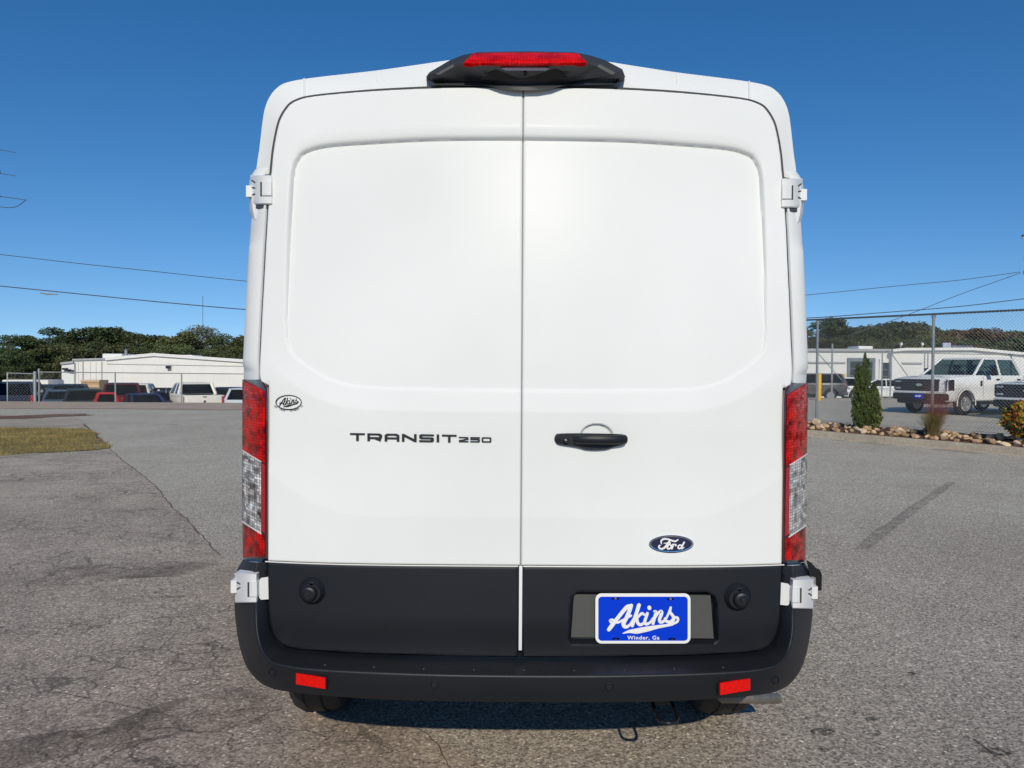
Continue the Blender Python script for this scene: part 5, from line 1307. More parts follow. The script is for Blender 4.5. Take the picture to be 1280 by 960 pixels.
def place(px, Y, dz=0.0): 
    x = float(W(px, 480, Y)[0]); return (x, Y, float(H(x, Y)) + dz)
PW = M_WHITE
# right-hand pair of trucks: heading left and slightly towards the camera
Bc = np.array([W(1185, 480, 24.5)[0], 24.5]); hd_ = np.array([-.905, -.425]); hd_ /= np.linalg.norm(hd_); sdv = np.array([-hd_[1], hd_[0]])
sdv = np.array([.425, -.905]); cen = Bc - hd_*2.95 - sdv*1.0
rz = math.atan2(hd_[1], hd_[0]) - math.pi/2
vehicle('pickup', 5.9, 2.03, 1.96, PW, (cen[0], cen[1], 0.14), rz, 'white crew cab pickup parked nose left behind the right fence', 'pickup truck', 'white pickups behind the fence', glass=M_TINT, r=.39, front_detail=True, trim=M_BLACKP)
A2 = np.array([W(1243, 480, 23.3)[0], 23.3]); cen2 = A2 - hd_*2.95 + sdv*1.0
vehicle('pickup', 5.9, 2.03, 1.93, PW, (cen2[0], cen2[1], 0.02), rz, 'white pickup cut by the right edge of the photo, nearest the colourful bush', 'pickup truck', 'white pickups behind the fence', glass=M_TINT, r=.39, front_detail=True, trim=M_BLACKP)
# far right parked cars in front of the building
vehicle('suv', 4.6, 1.9, 1.6, PW, place(1040, 49, 0), R(80), 'white suv parked under the left end of the right building', 'car')
vehicle('sedan', 4.7, 1.85, 1.45, PW, place(1096, 48, 0), R(84), 'white sedan parked in front of the dark roller doors', 'car')
vehicle('suv', 4.6, 1.9, 1.7, paint('grey_paint', (.10,.10,.11)), place(1008, 47, 0), R(70), 'grey suv half hidden by the van at the right', 'car')
# left-hand row beyond the crest
NAVY = paint('navy_paint', (.012,.02,.045)); BLACKC = paint('black_paint', (.010,.011,.014)); RED = paint('red_paint', (.50,.02,.012)); MAR = paint('maroon_paint', (.085,.006,.012))
BLUE = paint('blue_paint', (.012,.03,.11)); SILB = paint('silver_blue_paint', (.06,.10,.16)); GRN = paint('dark_green_paint', (.012,.028,.024)); TEAL = paint('teal_paint', (.05,.10,.10)); CREAM = paint('cream_white_paint', (.72,.69,.62))
def veh(kind, px, Y, pm, label, cat, dims, yaw=0, ytop=None, **k):
    yaw = yaw + 18; Yr_ = Y - 2.3; fw = (-math.sin(R(yaw)), math.cos(R(yaw))); x0 = float(W(px, 480, Yr_)[0])
    cx, cy = x0 + fw[0]*dims[0]/2, Yr_ + fw[1]*dims[0]/2; loc = [cx, cy, float(H(cx, cy))]
    if ytop is not None: loc[2] = float(W(px, ytop, Yr_ + .6)[2]) - dims[2]
    return vehicle(kind, *dims, pm, tuple(loc), R(yaw), label, cat, **k)
veh('pickup', 256, 40.5, CREAM, 'white pickup with its tailgate towards us, left of the van', 'pickup truck', (5.8, 2.0, 1.9), 16, 479)
veh('suv', 152, 41.5, MAR, 'maroon suv seen from behind beside the red car', 'car', (4.9, 1.95, 1.85), 8, 479)
veh('suv', 133, 39.2, RED, 'bright red car beside the maroon suv', 'car', (2.6, 1.15, 1.4), 10, 490.5)
veh('suv', 106, 39.6, GRN, 'dark green suv with a red tail lamp, left of the red car', 'car', (4.6, 1.9, 1.6), 14, 486.5)
veh('sedan', 77, 39.6, SILB, 'silver blue car with its tail towards the fence', 'car', (4.5, 1.8, 1.45), 10, 488)
veh('suv', 85, 46, NAVY, 'dark navy suv behind the silver blue car', 'car', (5.0, 2.0, 1.85), 8, 480.5)
veh('suv', 13, 38.6, NAVY, 'large navy suv at the left edge of the photo', 'car', (5.0, 2.05, 1.9), 6, 477.5)
veh('sedan', 52, 42, BLACKC, 'black car between the large navy suv and the silver blue car', 'car', (4.7, 1.9, 1.5), 0, 489)
veh('suv', 37, 46, BLACKC, 'black suv behind the thick fence posts', 'car', (4.8, 1.95, 1.7), 0, 481)
veh('sedan', 190, 40.2, BLUE, 'blue sedan right of the maroon suv', 'car', (4.7, 1.7, 1.42), 22, 492.5)
veh('sedan', 214, 42.5, NAVY, 'dark blue car between the blue sedan and the white pickup', 'car', (4.7, 1.85, 1.45), 10, 489.5)
veh('sedan', 181, 49, TEAL, 'grey green car far behind the blue sedan', 'car', (4.6, 1.8, 1.45), 35, 485.5)
veh('sedan', 202, 52, CREAM, 'pale car roof far behind the dark blue car', 'car', (4.6, 1.8, 1.45), 60, 487)
veh('suv', 226, 50, BLACKC, 'black suv far behind the fence post left of the white pickup', 'car', (4.6, 1.9, 1.7), 80, 484.5)
veh('suv', 284, 45, BLACKC, 'black suv just right of the white pickup', 'car', (4.8, 1.95, 1.75), 0, 484.5)
veh('suv', 303, 41, paint('pale_silver_paint', (.55,.60,.64)), 'pale silver suv partly hidden by the van', 'car', (4.8, 1.95, 1.8), -16, 485)
veh('suv', 166, 46, CREAM, 'white car just behind the maroon suv', 'car', (4.6, 1.85, 1.7), 0, 479.5)
veh('sedan', 109, 47, TEAL, 'dull green car roof behind the dark green suv', 'car', (4.6, 1.8, 1.45), 70, 485)
# shuttle bus
bx, by = float(W(42, 480, 62)[0]), 62.0; bz = float(W(42, 474.5, 62)[2]); 
bus = empty('shuttle_bus', (bx, by, bz - 2.9), 0); tag(bus, 'long white bus parked far off behind the thick fence posts', 'bus')
mb = MB(); mb.box((bx-1.9, by-1.1, bz-2.5), (bx+1.9, by+1.1, bz), .12); mb.build('body', CREAM, bus)
for k in range(5): mb = MB(); mb.box((bx-1.75+k*.72, by-1.12, bz-1.45), (bx-1.15+k*.72, by-1.09, bz-.6), .02); mb.build('window', M_GLASS, bus)
for dx in (-1.2, 1.2): wheel(bus, (bx+dx, by-.9, bz-2.5), r=.42, w=.25, treads=False)

# ================================================================== BUILDINGS
M_SIDING = mat('white_metal_siding', (0.72, 0.71, 0.68), 0.5, var=0.04, vscale=0.6)
M_SIDING2 = mat('white_painted_wall', (0.70, 0.70, 0.68), 0.5, var=0.04, vscale=0.6)
M_ROOFW = mat('white_metal_roof', (0.72, 0.72, 0.70), 0.45, var=0.04)
M_TRIM = mat('grey_trim', (0.36, 0.37, 0.38), 0.5, var=0.08)
M_DOORD = mat('dark_door', (0.035, 0.045, 0.05), 0.3, var=0.15)
M_FRAME = mat('blue_grey_frame', (0.16, 0.20, 0.22), 0.5, var=0.1)
def facade(name, parent, pts, Y, depth, m, zb):
    """front wall outline in pixels at distance Y, closed to the ground"""
    P = [W(px, py, Y) for px, py in pts]; P = [(p[0], p[2]) for p in P]; P = [(P[0][0], zb)] + P + [(P[-1][0], zb)]
    mb = MB(); mb.prism(P, 0, depth, lambda u, v, d: (u, Y + d, v)); return mb.build(name, m, parent, smooth=False)
def strip(name, parent, a_, b_, Y, th, dep, m):
    A, B_ = W(*a_, Y), W(*b_, Y); mb = MB()
    mb.add([(A[0], Y-dep, A[2]-th), (B_[0], Y-dep, B_[2]-th), (B_[0], Y-dep, B_[2]+th), (A[0], Y-dep, A[2]+th), (A[0], Y+.02, A[2]-th), (B_[0], Y+.02, B_[2]-th), (B_[0], Y+.02, B_[2]+th), (A[0], Y+.02, A[2]+th)],
           [(0,1,2,3), (4,7,6,5), (0,4,5,1), (1,5,6,2), (2,6,7,3), (3,7,4,0)]); return mb.build(name, m, parent, smooth=False)
YB = 82.0
bl = empty('warehouse', (float(W(220, 480, YB)[0]), YB, -3.2)); tag(bl, 'long white metal warehouse with a low gable behind the left parking lot', 'warehouse')
facade('wall', bl, [(133,449.2),(193,443.8),(360,455.5)], YB, 30, M_SIDING, -3.4)
facade('side_wall', bl, [(92,450.2),(128,449.0),(134,448.8)], YB+3.0, 24, M_SIDING, -3.4)
facade('lean_to', bl, [(77,455.5),(84,453.2),(92.5,453.2)], YB+2.6, 18, M_SIDING2, -3.4)
for (a_, b_) in (((133,448.6),(193,443.2)), ((193,443.2),(362,455.0))): strip('roof_edge', bl, a_, b_, YB, 0.16, 0.25, M_ROOFW)
strip('roof_edge', bl, (91.5,449.8), (133,448.6), YB+3, 0.10, 0.2, M_TRIM); strip('roof_edge', bl, (76.5,454.4), (92.5,452.6), YB+2.6, 0.12, 0.2, M_TRIM)
strip('wall_joint', bl, (134,455.0), (352,458.6), YB, 0.045, 0.04, M_TRIM)
strip('corner_trim', bl, (128.5,461), (134,461), YB-.05, 1.0, 0.1, M_TRIM) if False else None
for px in (98, 104, 113, 120, 127.5):
    A = W(px, 451.5, YB+3); mb = MB(); mb.box((A[0]-.05, YB+2.9, -3.2), (A[0]+.05, YB+3.0, A[2]-.05)); mb.build('downspout', M_TRIM if px in (104, 127.5) else M_SIDING2, bl, smooth=False)
mb = MB(); x0_, x1_ = W(134, 460, YB)[0], W(355, 460, YB)[0]
for x in np.arange(x0_, x1_, .9): mb.box((x-.03, YB-.03, -3.3), (x+.03, YB+.01, float(W(193, 458, YB)[2]) - 0.3))
tag(mb.build('wall_rib', M_SIDING, bl, smooth=False), kind='stuff')
A = W(212, 459, YB); mb = MB(); mb.box((A[0]-.22, YB-.5, A[2]-.15), (A[0]+.22, YB, A[2]+.16), .04); mb.build('wall_lamp', M_GRILLE, bl)
for a_, b_ in ((133.5, 158), (222, 245)):
    p, q = W(a_, 446.5, YB+6), W(b_, 442.3 if a_ < 200 else 443.8, YB+6); mb = MB(); mb.box((p[0], YB+5, p[2]-1.2), (q[0], YB+8, q[2]), .15); mb.build('roof_vent', M_ROOFW, bl)
p = W(157.5, 439, YB+5); mb = MB(); mb.lathe([(.16, 0), (.16, 1.2), (.24, 1.25), (.001, 1.4)], (p[0], YB+5, p[2]-1.1), 'Z', 10); mb.build('vent_pipe', M_STEEL, bl)
for px, py in ((82, 461), (86, 462.5), (89.5, 463.5)):
    p = W(px, py, YB+2.5); mb = MB(); mb.box((p[0]-.25, YB+2.2, p[2]-.12), (p[0]+.25, YB+2.6, p[2]+.1), .03); mb.build('wall_lamp', M_GRILLE, bl)
p, q = W(105.5, 483, 66), W(128, 475, 66); cr_ = empty('storage_crate', ((p[0]+q[0])/2, 66, p[2]-1.6)); tag(cr_, 'tan wooden crate standing against the white warehouse', 'crate')
mb = MB(); mb.box((p[0], 65.5, p[2]-1.6), (q[0], 67, q[2]), .02); mb.build('body', mat('tan_wood', (.42,.27,.14), .7, var=.15, vscale=3), cr_)
for k in range(2): mb = MB(); mb.box((p[0]-.05, 65.4, q[2]-.15-k*.45), (q[0]+.05, 65.5, q[2]-.02-k*.45)); mb.build('batten', mat('pale_wood', (.6,.45,.3), .7, var=.1), cr_, smooth=False)
# right building
YR = 58.0
br_ = empty('service_building', (float(W(1130, 480, YR)[0]), YR, -.5)); tag(br_, 'low white service building with dark roller doors behind the right fence', 'building')
facade('wall', br_, [(950,437.4),(1115,438.2)], YR, 25, M_SIDING2, -.7)
facade('wing_wall', br_, [(1115.2,438.6),(1130,437.0),(1215,436.6),(1290,443.8),(1420,457)], YR-.6, 26, M_SIDING2, -.7)
strip('roof_edge', br_, (948,436.9), (1115.5,437.7), YR, .09, .25, M_TRIM)
for a_, b_ in (((1114,438.2),(1130,436.6)), ((1130,436.6),(1215,436.2)), ((1215,436.2),(1290,443.4)), ((1290,443.4),(1420,456.6))): strip('roof_edge', br_, a_, b_, YR-.6, .10, .3, M_ROOFW)
for a_, b_, Yq in (((1010,453),(1056,453.3),YR), ((1127,453.8),(1152,454),YR-.6), ((1176,456),(1240,458),YR-.6)): strip('gutter', br_, a_, b_, Yq, .06, .12, M_TRIM)
def door(px0, px1, ytop, ybot, Yq, name):
    p, q = W(px0, ybot, Yq), W(px1, ytop, Yq); d = MB(); d.box((p[0], Yq-.05, p[2]), (q[0], Yq+.0, q[2])); dd = d.build(name, M_DOORD, br_, smooth=False)
    f = MB(); f.box((p[0]-.22, Yq-.10, p[2]), (p[0], Yq+.01, q[2]+.2)); f.box((q[0], Yq-.10, p[2]), (q[0]+.22, Yq+.01, q[2]+.2)); f.box((p[0]-.22, Yq-.12, q[2]), (q[0]+.22, Yq+.01, q[2]+.28)); f.build('frame', M_FRAME if name == 'entrance' else M_SIDING2, dd, smooth=False)
    for k in range(1, 5): g_ = MB(); zz = p[2] + (q[2]-p[2])*k/5; g_.box((p[0], Yq-.08, zz-.03), (q[0], Yq-.05, zz+.03)); g_.build('door_rail', M_FRAME, dd, smooth=False)
door(1061.5, 1090, 452, 497, YR, 'entrance'); door(1101.5, 1126, 453.5, 497, YR-.6 if False else YR, 'roller_door'); door(1028, 1046, 470, 492, YR, 'window')
p, q = W(1066, 437, YR+2), W(1084, 433, YR+2); mb = MB(); mb.box((p[0], YR+1, p[2]-.3), (q[0], YR+3, q[2]), .1); mb.build('roof_vent', M_ROOFW, br_)
sg = empty('roof_sign', (float(W(1197, 436, YR+1)[0]), YR+1, 3.3)); tag(sg, 'small blue and white sign standing on the right building roof', 'sign')
p, q = W(1178, 437.5, YR+1), W(1188, 428.5, YR+1); mb = MB(); mb.box((p[0], YR+.9, p[2]-.2), (q[0], YR+1.1, q[2]), .02); mb.build('sign_box', mat('pale_sign', (.35,.38,.48), .5, var=.2, vscale=8), sg)
p, q = W(1188.5, 437.5, YR+1), W(1215, 432, YR+1); mb = MB(); mb.box((p[0], YR+.9, p[2]-.2), (q[0], YR+1.1, q[2]), .02); mb.build('sign_panel', mat('grey_blue_sign', (.10,.11,.17), .5, var=.3, vscale=6), sg)
mb = MB(); [mb.box((x-.04, YR+.95, 3.0), (x+.04, YR+1.05, 3.7)) for x in (p[0]+.1, q[0]-.1)]; mb.build('sign_leg', M_STEEL, sg, smooth=False)
for px in (1126, 1152.5):
    p = W(px, 430, YR+20); l_ = empty('lamp_post', (p[0], YR+20, float(H(p[0], YR+20)))); tag(l_, 'pale lamp head above the right building, ' + ('left one of the two' if px < 1140 else 'nearer the tall fence post'), 'lamp')
    mb = MB(); mb.lathe([(.06, 0), (.05, p[2]-float(H(p[0], YR+20)))], (p[0], YR+20, float(H(p[0], YR+20))), 'Z', 8); mb.build('pole', M_TRIM, l_)
    mb = MB(); mb.box((p[0]-.08, YR+19.8, p[2]-.14), (p[0]+.08, YR+20.1, p[2]+.14), .03); mb.build('lamp_head', M_LETW, l_)
# bollards
M_YEL = mat('yellow_paint', (0.72, 0.42, 0.02), 0.45, var=0.12, vscale=6)
for i, (px, yt, yb_, Yq, lab) in enumerate(((1024.5,467,504,37.5,'tall yellow bollard beside the van, nearest of the bollards'),(1036,471,487,50,'yellow bollard with a slanted arm before the right building'),(1055,467.5,486,50,'yellow bollard left of the conical shrub'),(1107,473,490,50,'yellow bollard right of the conical shrub'))):
    p = W(px, yt, Yq); x = p[0]; zg = min(float(H(x, Yq)), W(px, yb_, Yq)[2]); b_ = empty('bollard', (x, Yq, zg)); tag(b_, lab, 'bollard', 'yellow bollards in the right lot')
    rr = .085 if i else .095
    mb = MB(); mb.lathe([(rr, 0), (rr, p[2]-zg-.05), (rr*.7, p[2]-zg), (.001, p[2]-zg+.02)], (x, Yq, zg), 'Z', 14); mb.build('pipe', M_YEL, b_)
    if i == 1: mb = MB(); mb.tube([(x, Yq, p[2]-.55), (x+.35, Yq, p[2]-.12)], .05, 8); mb.tube([(x+.12, Yq, p[2]-.45), (x+.38, Yq, p[2]-.85)], .05, 8); mb.build('arm', M_YEL, b_)
P_ = [(float(W(995, 500, 38.6)[0]), 38.4), (float(W(1180, 500, 38.6)[0]), 38.4), (float(W(1180, 500, 38.6)[0]), 39.2), (float(W(995, 500, 38.6)[0]), 39.2)]
mb = MB(); mb.box((P_[0][0], 38.4, -.05), (P_[1][0], 39.1, .16), .03); tag(mb.build('far_kerb', M_GUTT, None), kind='structure')

# ================================================================== PLANTS
def leafmat(name, c, var=0.35, tint=0.0, vs=1.5, rough=0.6):
    return mat(name, c, rough, var=var, vscale=vs, tint=tint)
def leaves(points, size, aspect=1.6, up=None, jit=0.35):
    n = len(points); P = np.asarray(points, float); sz = size*rng.uniform(1-jit, 1+jit, n)[:, None]
    d = rng.normal(0, 1, (n, 3)); 
    if up is not None: d = d*(1-up) + np.array([0, 0, 1.0])*up*2
    d /= np.linalg.norm(d, axis=1, keepdims=True); w = np.cross(d, rng.normal(0, 1, (n, 3))); w /= np.linalg.norm(w, axis=1, keepdims=True)
    a_ = P - d*sz*aspect/2; b_ = P + d*sz*aspect/2; m1 = P + w*sz/2; m2 = P - w*sz/2
    V = np.stack([a_, m1, b_, m2], 1).reshape(-1, 3); idx = np.arange(4*n).reshape(-1, 4)
    return V, [tuple(int(j) for j in i) for i in idx]
# conical juniper
jy = 0.62; js = B_at(1081, jy, .3); j0 = B(js, jy, bedz(js, jy)); jun = empty('conical_shrub', tuple(j0)); tag(jun, 'tall ragged conical evergreen shrub by the right fence', 'shrub')
px2m = j0[1]/F
def spire(cx, base, h, rad, n, lean=0.0, taper=0.5):
    t = rng.uniform(0, 1, n)**1.05; a_ = rng.uniform(0, 6.283, n); rr = rad*(np.clip(1.03-t, 0, 1)**taper*0.85 + .15*(1-t))*(1 - .35*np.clip(.18-t, 0, 1)/.18)*(0.35 + 0.65*np.sqrt(rng.uniform(0, 1, n)))*(0.85 + .3*np.sin(a_*3 + t*14)**2)
    return np.stack([cx + rr*np.cos(a_) + lean*t, rr*np.sin(a_)*.9, base + t*h], 1)
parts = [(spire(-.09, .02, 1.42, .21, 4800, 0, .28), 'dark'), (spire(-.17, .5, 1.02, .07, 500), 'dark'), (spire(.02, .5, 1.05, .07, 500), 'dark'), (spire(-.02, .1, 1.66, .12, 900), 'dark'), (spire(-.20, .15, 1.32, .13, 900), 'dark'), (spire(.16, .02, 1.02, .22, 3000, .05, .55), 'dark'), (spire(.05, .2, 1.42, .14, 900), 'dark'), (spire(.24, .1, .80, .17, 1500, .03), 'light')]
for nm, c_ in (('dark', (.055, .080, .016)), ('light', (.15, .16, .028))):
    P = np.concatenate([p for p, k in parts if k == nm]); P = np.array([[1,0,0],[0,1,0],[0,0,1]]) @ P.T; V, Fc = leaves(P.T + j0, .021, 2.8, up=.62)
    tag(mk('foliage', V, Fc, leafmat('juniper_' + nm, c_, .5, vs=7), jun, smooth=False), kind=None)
mb = MB(); mb.tube([j0 + (0,0,-.03), j0 + (-.04, 0, .5), j0 + (-.06, 0, 1.1)], [.035, .028, .012], 7); mb.tube([j0 + (0.02,0,-.03), j0 + (.14, 0, .4), j0 + (.18, 0, .8)], [.03, .02, .01], 7); mb.build('stem', mat('bark', (.09,.06,.04), .9, var=.2), jun)
# ornamental grass with reddish plumes
gy = 0.42; gs = B_at(1166, gy, .3); g0 = B(gs, gy, bedz(gs, gy)); og = empty('ornamental_grass', tuple(g0)); tag(og, 'olive ornamental grass tuft with hazy reddish plumes by the fence post', 'grass')
def strands(n, h0, h1, spread, w, lean=(0, 0), droop=.2):
    V = []; Fc = []; c = 0
    for _ in range(n):
        a_ = rng.uniform(0, 6.283); h = rng.uniform(h0, h1); sp = spread*math.sqrt(rng.uniform(0, 1)); dx, dy = math.cos(a_)*sp + lean[0]*h, math.sin(a_)*sp*.8 + lean[1]*h; b0 = g0 + np.array([rng.normal(0, .05), rng.normal(0, .05), 0]); ww = w*rng.uniform(.6, 1.3)
        k = 4
        for j in range(k+1):
            t = j/k; p = b0 + np.array([dx*t**1.5, dy*t**1.5, h*(t - droop*t*t)]); q = ww*(1-t*.8); V += [p + (-q, 0, 0), p + (q, 0.2*q, 0)]
        Fc += [(c+2*j, c+2*j+1, c+2*j+3, c+2*j+2) for j in range(k)]; c += 2*(k+1)
    return V, Fc
V, Fc = strands(650, .35, .70, .34, .0035); mk('blades', V, Fc, leafmat('grass_blade_olive', (.13,.12,.035), .4, vs=9), og, smooth=False)
V, Fc = strands(620, .75, 1.35, .55, .0011, lean=(.22, 0), droop=.12)
V2, F2 = leaves([np.array(V[i*10+8]) + rng.normal(0, .04, 3) for i in range(620) for _ in range(4)], .006, 2.0); n_ = len(V)
mk('plumes', list(V) + [tuple(v) for v in V2], Fc + [tuple(i+n_ for i in f) for f in F2], leafmat('reddish_plume', (.17,.055,.045), .3, vs=5), og, smooth=False)
# colourful bush at the right edge
by_ = 0.55; bs = B_at(1281, by_, .3); b0 = B(bs, by_, bedz(bs, by_)); bush = empty('colourful_bush', tuple(b0)); tag(bush, 'round bush with red, orange and yellow green leaves at the right edge', 'shrub')
n = 4200; d = rng.normal(0, 1, (n, 3)); d /= np.linalg.norm(d, axis=1, keepdims=True); r_ = rng.uniform(.45, 1, n)**.5
lump = np.array([1 + .22*mnoise.noise(Vector(v)*2.4) for v in d]); P = d*(r_*lump)[:, None]*np.array([.40, .38, .36]) + np.array([0, 0, .40]); P = P[P[:, 2] > .02]
cl_ = np.array([mnoise.noise(Vector(p)*5.5) for p in P]) + (P[:, 2]-.4)*.5 + rng.normal(0, .12, len(P))
for nm, msk, c_ in (('green', cl_ < -.08, (.07,.095,.015)), ('red', (cl_ >= -.08) & (cl_ < .06), (.20,.022,.015)), ('orange', (cl_ >= .06) & (cl_ < .22), (.42,.17,.03)), ('yellow', cl_ >= .22, (.40,.30,.03))):
    V, Fc = leaves(P[msk] + b0, .034, 1.9); mk(nm + '_leaves', V, Fc, leafmat('bush_leaf_' + nm, c_, .3, vs=12), bush, smooth=False)
mb = MB(); [mb.tube([b0 + (0,0,-.02), b0 + (x*.5, y*.5, .2), b0 + (x, y, .42)], [.012, .01, .006], 5) for x, y in rng.normal(0, .13, (8, 2))]; mb.build('stem', bpy.data.materials['bark'], bush)

# --- trees behind the lots
def tree_meshes(seed, kind):
    r_ = np.random.default_rng(seed); pts = []; H_ = 1.0
    nl = {'pine': 26, 'broad': 34, 'bare': 22}[kind]
    for k in range(nl):
        if kind == 'pine':
            z = r_.uniform(.22, .97); rad = .27*(1.05-z)**.55; a_ = r_.uniform(0, 6.28); rr = rad*r_.uniform(.1, .95); s_ = r_.uniform(.07, .13)*(1.25-.5*z)
        else:
            z = r_.uniform(.14, .92); rad = .40*math.sqrt(max(0.02, 1-((z-.50)/.52)**2)); a_ = r_.uniform(0, 6.28); rr = rad*math.sqrt(r_.uniform(.02, 1)); s_ = r_.uniform(.075, .15)
        m = int((230 if kind != 'bare' else 120)*(s_/.1)**2); c = np.array([rr*math.cos(a_), rr*math.sin(a_), z])
        q = r_.normal(0, 1, (m, 3)); q /= np.linalg.norm(q, axis=1, keepdims=True); q *= r_.uniform(.3, 1, m)[:, None]**.6
        pts.append(c + q*np.array([s_, s_, s_*.62]))
    P = np.concatenate(pts); return P
M_PINE = leafmat('pine_foliage', (.050, .078, .024), .45, .25, vs=6); M_BROAD = leafmat('broad_foliage', (.078, .092, .028), .4, .28, vs=6)
M_RUSTF = leafmat('rust_foliage', (.115, .068, .032), .35, .25, vs=6); M_GREYF = leafmat('grey_green_foliage', (.11, .11, .06), .35, .2, vs=6)
M_TRUNK = mat('tree_bark', (.11, .085, .065), .9, var=.25)
protos = []
for i in range(9):
    kind = ('pine', 'broad', 'broad', 'pine', 'broad', 'pine', 'broad', 'bare', 'bare')[i]; P = tree_meshes(100+i, kind)
    V, Fc = leaves(P, .017 if kind != 'bare' else .012, 1.5); me = bpy.data.meshes.new('crown'); me.from_pydata(V.tolist(), [], Fc); me.materials.append(M_PINE)
    mb = MB(); mb.tube([(0,0,0), (.01,0,.3), (0,.01,.6), (0,0,.9)], [.020, .016, .011, .004], 7)
    r_ = np.random.default_rng(i)
    for k in range(9):
        z = r_.uniform(.3, .8); a_ = r_.uniform(0, 6.28); l_ = (.30 if kind != 'pine' else .2)*(1.1-z); mb.tube([(0,0,z), (math.cos(a_)*l_*.5, math.sin(a_)*l_*.5, z+.04), (math.cos(a_)*l_, math.sin(a_)*l_, z+.12)], [.009, .006, .002], 5)
    tm = bpy.data.meshes.new('trunk'); tm.from_pydata([tuple(v) for v in np.concatenate(mb.v)], [], mb.f); tm.materials.append(M_TRUNK)
    protos.append((kind, me, tm))
mvar = {}; cnt_ = {}; tl_ = []; tobj = []
def tree(px, ytop, Y, pi, fm, label, group, width=1.0):
    kind, me, tm = protos[pi]; key = (pi, fm.name)
    if key not in mvar: m2 = me.copy(); m2.materials.clear(); m2.materials.append(fm); mvar[key] = m2
    p = W(px, ytop, Y); zg = float(H(p[0], Y)); h = (p[2]-zg)/.985
    cnt_[label] = cnt_.get(label, 0) + 1; tl_.append((label, p[0]/Y))
    o = empty({'pine': 'pine_tree', 'broad': 'broadleaf_tree', 'bare': 'thin_tree'}[kind], (p[0], Y, zg), float(rng.uniform(0, 6.28))); tag(o, label, 'tree', group)
    for nm, mm in (('trunk', tm), ('crown', mvar[key])):
        c = bpy.data.objects.new(nm, mm); COL.objects.link(c); c.parent = o; c.scale = (h*width, h*width, h)
    tobj.append((o, label, p[0]/Y)); return o
LT_ = {'l': 'behind the left white warehouse', 'r': 'behind the right service building'}
def kindlab(pi, fm, side):
    k = {'pine': 'dark green pine', 'broad': 'bushy olive green tree', 'bare': 'thin grey green tree'}[protos[pi][0]]
    if fm is M_RUSTF: k = 'rust brown autumn tree'
    if fm is M_GREYF and protos[pi][0] != 'bare': k = 'grey green tree'
    if fm is M_BROAD and protos[pi][0] == 'pine': k = 'olive green pine'
    if fm is M_PINE and protos[pi][0] == 'broad': k = 'dark green leafy tree'
    return k + ' in the tree line ' + LT_[side], k + 's ' + LT_[side]
left = [(8,416,100,1),(32,414,104,0),(-20,413,98,0),(52,420,108,2),(72,411,112,3),(95,409,110,5),(112,406,116,1),(128,403.5,112,0),(146,406.5,114,5),(162,414,112,1),(180,417,118,2),(198,419,112,4),(216,418,118,1),(232,413,114,6),(247,407,120,7),(258,404.5,118,7),(270,407,120,8),(285,417,114,2),(302,419,112,1),(320,417,116,0),
        (20,432,96,4),(45,436,98,6),(85,430,100,2),(120,428,102,6),(150,430,104,4),(185,431,104,1),(210,433,104,6),(240,430,104,2),(275,432,104,4),(300,434,104,6),(60,426,106,1),(-30,430,100,2)]
for px, y, Yq, pi in left:
    fm = M_PINE if protos[pi][0] == 'pine' else (M_GREYF if protos[pi][0] == 'bare' else (M_PINE if px < 60 or pi == 1 and px < 130 else M_BROAD))
    tree(px, y, Yq, pi, fm, *kindlab(pi, fm, 'l'), width=1.25 if protos[pi][0] == 'broad' else 1.5 if protos[pi][0] == 'pine' else 1.1)
right = [(1005,408,108,0),(1022,403,110,3),(1046,395,112,5),(1064,404,112,1),(1080,403,114,0),(1096,408,114,2),(1112,402,112,5),(1119,395.5,112,0),(1136,403,116,7),(1150,400,118,5),(1165,408,114,1),(1182,413,116,4),(1198,412,116,2),(1214,410,118,6),(1230,408,112,1),(1246,412,114,4),(1262,409,116,0),(1272,411,116,7),(1288,412,112,2),(1305,408,112,5),
         (1015,422,100,2),(1040,424,102,4),(1070,423,102,6),(1100,425,102,1),(1130,424,102,4),(1160,423,104,2),(1190,424,102,6),(1220,421,104,1),(1250,424,102,4),(1280,422,104,2),(1225,409,110,6),(1145,416,106,4),(1158,408,120,2),(1174,410,121,1),(1190,411,120,6),(1206,409,121,4),(1055,407,120,1),(1088,409,120,4)]
for px, y, Yq, pi in right:
    k = protos[pi][0]; fm = M_GREYF if k == 'bare' else M_PINE if k == 'pine' else (M_RUSTF if px in (1230, 1225, 1214, 1190) else M_BROAD)
    tree(px, y, Yq, pi, fm, *kindlab(pi, fm, 'r'), width=1.25 if k == 'broad' else 1.5 if k == 'pine' else 1.1)
NUMW = ['first','second','third','fourth','fifth','sixth','seventh','eighth','ninth','tenth','eleventh','twelfth','thirteenth','fourteenth','fifteenth','sixteenth','seventeenth','eighteenth','nineteenth','twentieth','twenty-first','twenty-second','twenty-third','twenty-fourth','twenty-fifth','twenty-sixth','twenty-seventh','twenty-eighth','twenty-ninth','thirtieth']
for lab in {t[1] for t in tobj}:
    ms = sorted([t for t in tobj if t[1] == lab], key=lambda t: t[2])
    if len(ms) > 1:
        for k, t in enumerate(ms): t[0]['label'] = lab.replace(' in the tree line', '') + ', ' + NUMW[k] + ' of its kind from the left'
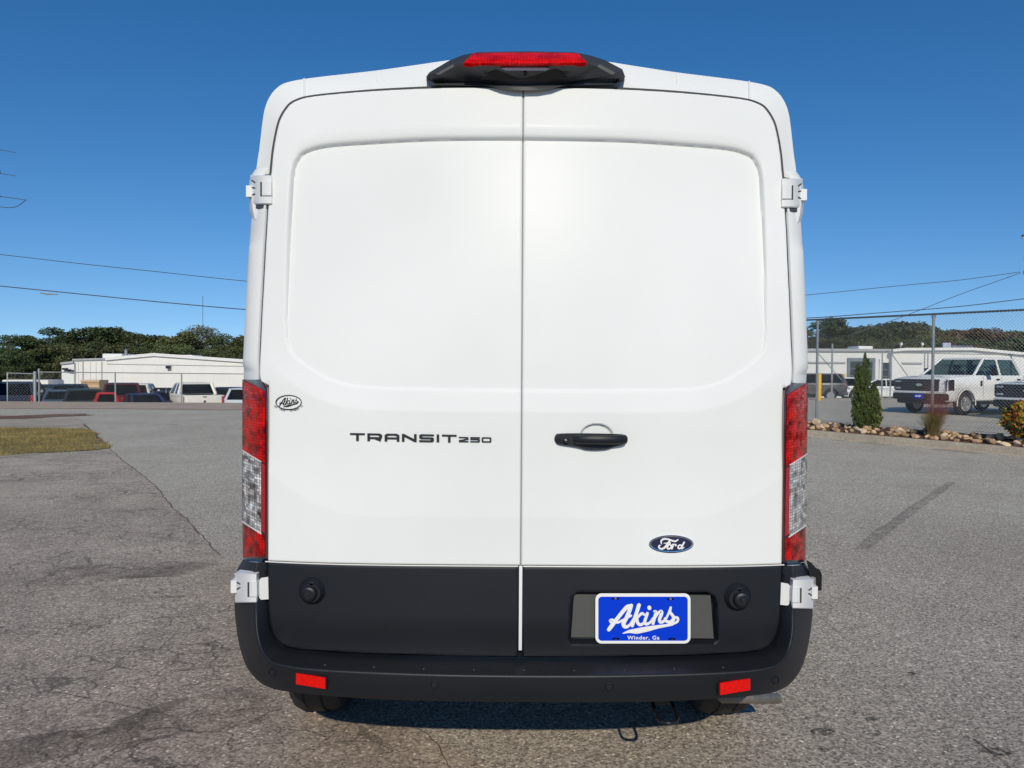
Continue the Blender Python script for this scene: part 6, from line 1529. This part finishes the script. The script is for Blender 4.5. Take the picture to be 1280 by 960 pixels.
# undergrowth that closes the foot of the tree lines
for sd, x0_, x1_, nm in (('l', -75, -32, 'left'), ('r', 35, 90, 'right')):
    n = 5200; xx = rng.uniform(x0_, x1_, n); yy = rng.uniform(93, 101, n); zz = H(xx, yy) + rng.uniform(0, 1, n)**.8*(3.2 + 1.2*np.sin(xx*.9) + .6*np.sin(xx*2.3))
    V, Fc = leaves(np.stack([xx, yy, zz], 1), .5, 1.4); tag(mk('undergrowth', V, Fc, M_BROAD, None, smooth=False), 'dense undergrowth at the foot of the ' + nm + ' tree line', 'bushes', kind='stuff')

# ================================================================== WIRES, POLES, MAST
M_CABLE = mat('cable', (.05, .07, .10), .6, var=.05)
def cable(name, pts, Y, r, label, parent=None, group=None):
    P = crom([W(px, py, Y) for px, py in pts], 8) if len(pts) > 2 else [W(*p, Y) for p in pts]
    mb = MB(); mb.tube([tuple(p) for p in P], r, 6); o = mb.build(name, M_CABLE, parent)
    if label: tag(o, label, 'wire', group)
    return o
cable('power_line', [(-60,311),(0,318),(100,329.5),(200,340),(309,351.5),(480,366)], 36, .018, 'upper power line crossing the sky left of the van')
cable('power_line', [(-60,351),(0,357.5),(100,367.5),(200,377.5),(308,387),(480,400)], 36, .026, 'lower thicker power line left of the van')
cable('power_line', [(860,381),(1010,368.5),(1120,357.5),(1200,350),(1275,340)], 38, .017, 'upper power line right of the van running to the pole')
cable('power_line', [(1060,420),(1100,406),(1145,389.5),(1200,368),(1245,352),(1276,341)], 38.3, .017, 'steep power line dropping from the right pole')
cable('power_line', [(860,404),(1010,397.5),(1100,391),(1200,383),(1280,373.5),(1340,367)], 34, .022, 'lowest power line right of the van')
sp = MB(); c0 = W(60, 366.8, 35.9); sp.tube([W(50, 366, 35.9), W(58, 367.3, 35.9), W(72, 368, 35.9)], [.025, .045, .025], 8); o = sp.build('cable_splice', M_STEEL, None); tag(o, 'grey splice sleeve on the lower left power line', 'splice')
M_POLEW = mat('weathered_pole', (.16, .12, .09), .9, var=.2)
def pole(px, Y, ztop, label, hard):
    p = W(px, 480, Y); zg = float(H(p[0], Y)); o = empty('utility_pole', (p[0], Y, zg)); tag(o, label, 'utility pole')
    mb = MB(); mb.tube([(p[0], Y, zg), (p[0], Y, ztop)], [.16, .11], 12); mb.build('pole', M_POLEW, o)
    for (xpx, ypx) in hard:
        q = W(xpx, ypx, Y); sg_ = 1 if q[0] > p[0] else -1
        mb = MB(); mb.box((min(p[0], q[0]), Y-.18, q[2]-.06), (max(p[0], q[0]), Y-.10, q[2]+.0), .01); mb.build('crossarm', M_TRIM, o)
        mb = MB(); mb.lathe([(.03, 0), (.06, .03), (.03, .06), (.06, .09), (.02, .13), (.001, .14)], (q[0]-sg_*.05, Y-.14, q[2]), 'Z', 10); mb.build('insulator', M_CABLE, o)
    return o
pole(1288, 38, 9.5, 'utility pole hardware at the right edge of the sky', [(1275,297),(1279,309),(1278,324),(1277,342)])
pole(-9, 36, 13.0, 'utility pole hardware at the left edge of the sky', [(2,188),(3,217),(2,246),(1,262)])
cable('jumper_wire', [(0,187.5),(8,188.5),(20,191)], 36, .014, 'short top jumper wire at the left edge of the sky'); cable('jumper_wire', [(0,216.5),(8,218),(20,220)], 36, .014, 'short middle jumper wire at the left edge of the sky')
cable('jumper_wire', [(0,245.5),(12,247),(32,250)], 36, .017, 'straight lower jumper wire at the left edge of the sky'); cable('jumper_wire', [(0,258.5),(12,259.5),(22,257.5),(33,249.5)], 36, .017, 'looping lower jumper wire at the left edge of the sky')
p = W(253.5, 370, 260); ms_ = empty('radio_mast', (p[0], 260, -3)); tag(ms_, 'thin radio mast far beyond the left tree line', 'mast')
mb = MB(); mb.tube([(p[0], 260, -3), (p[0], 260, p[2])], .08, 6); mb.build('mast', M_CABLE, ms_)
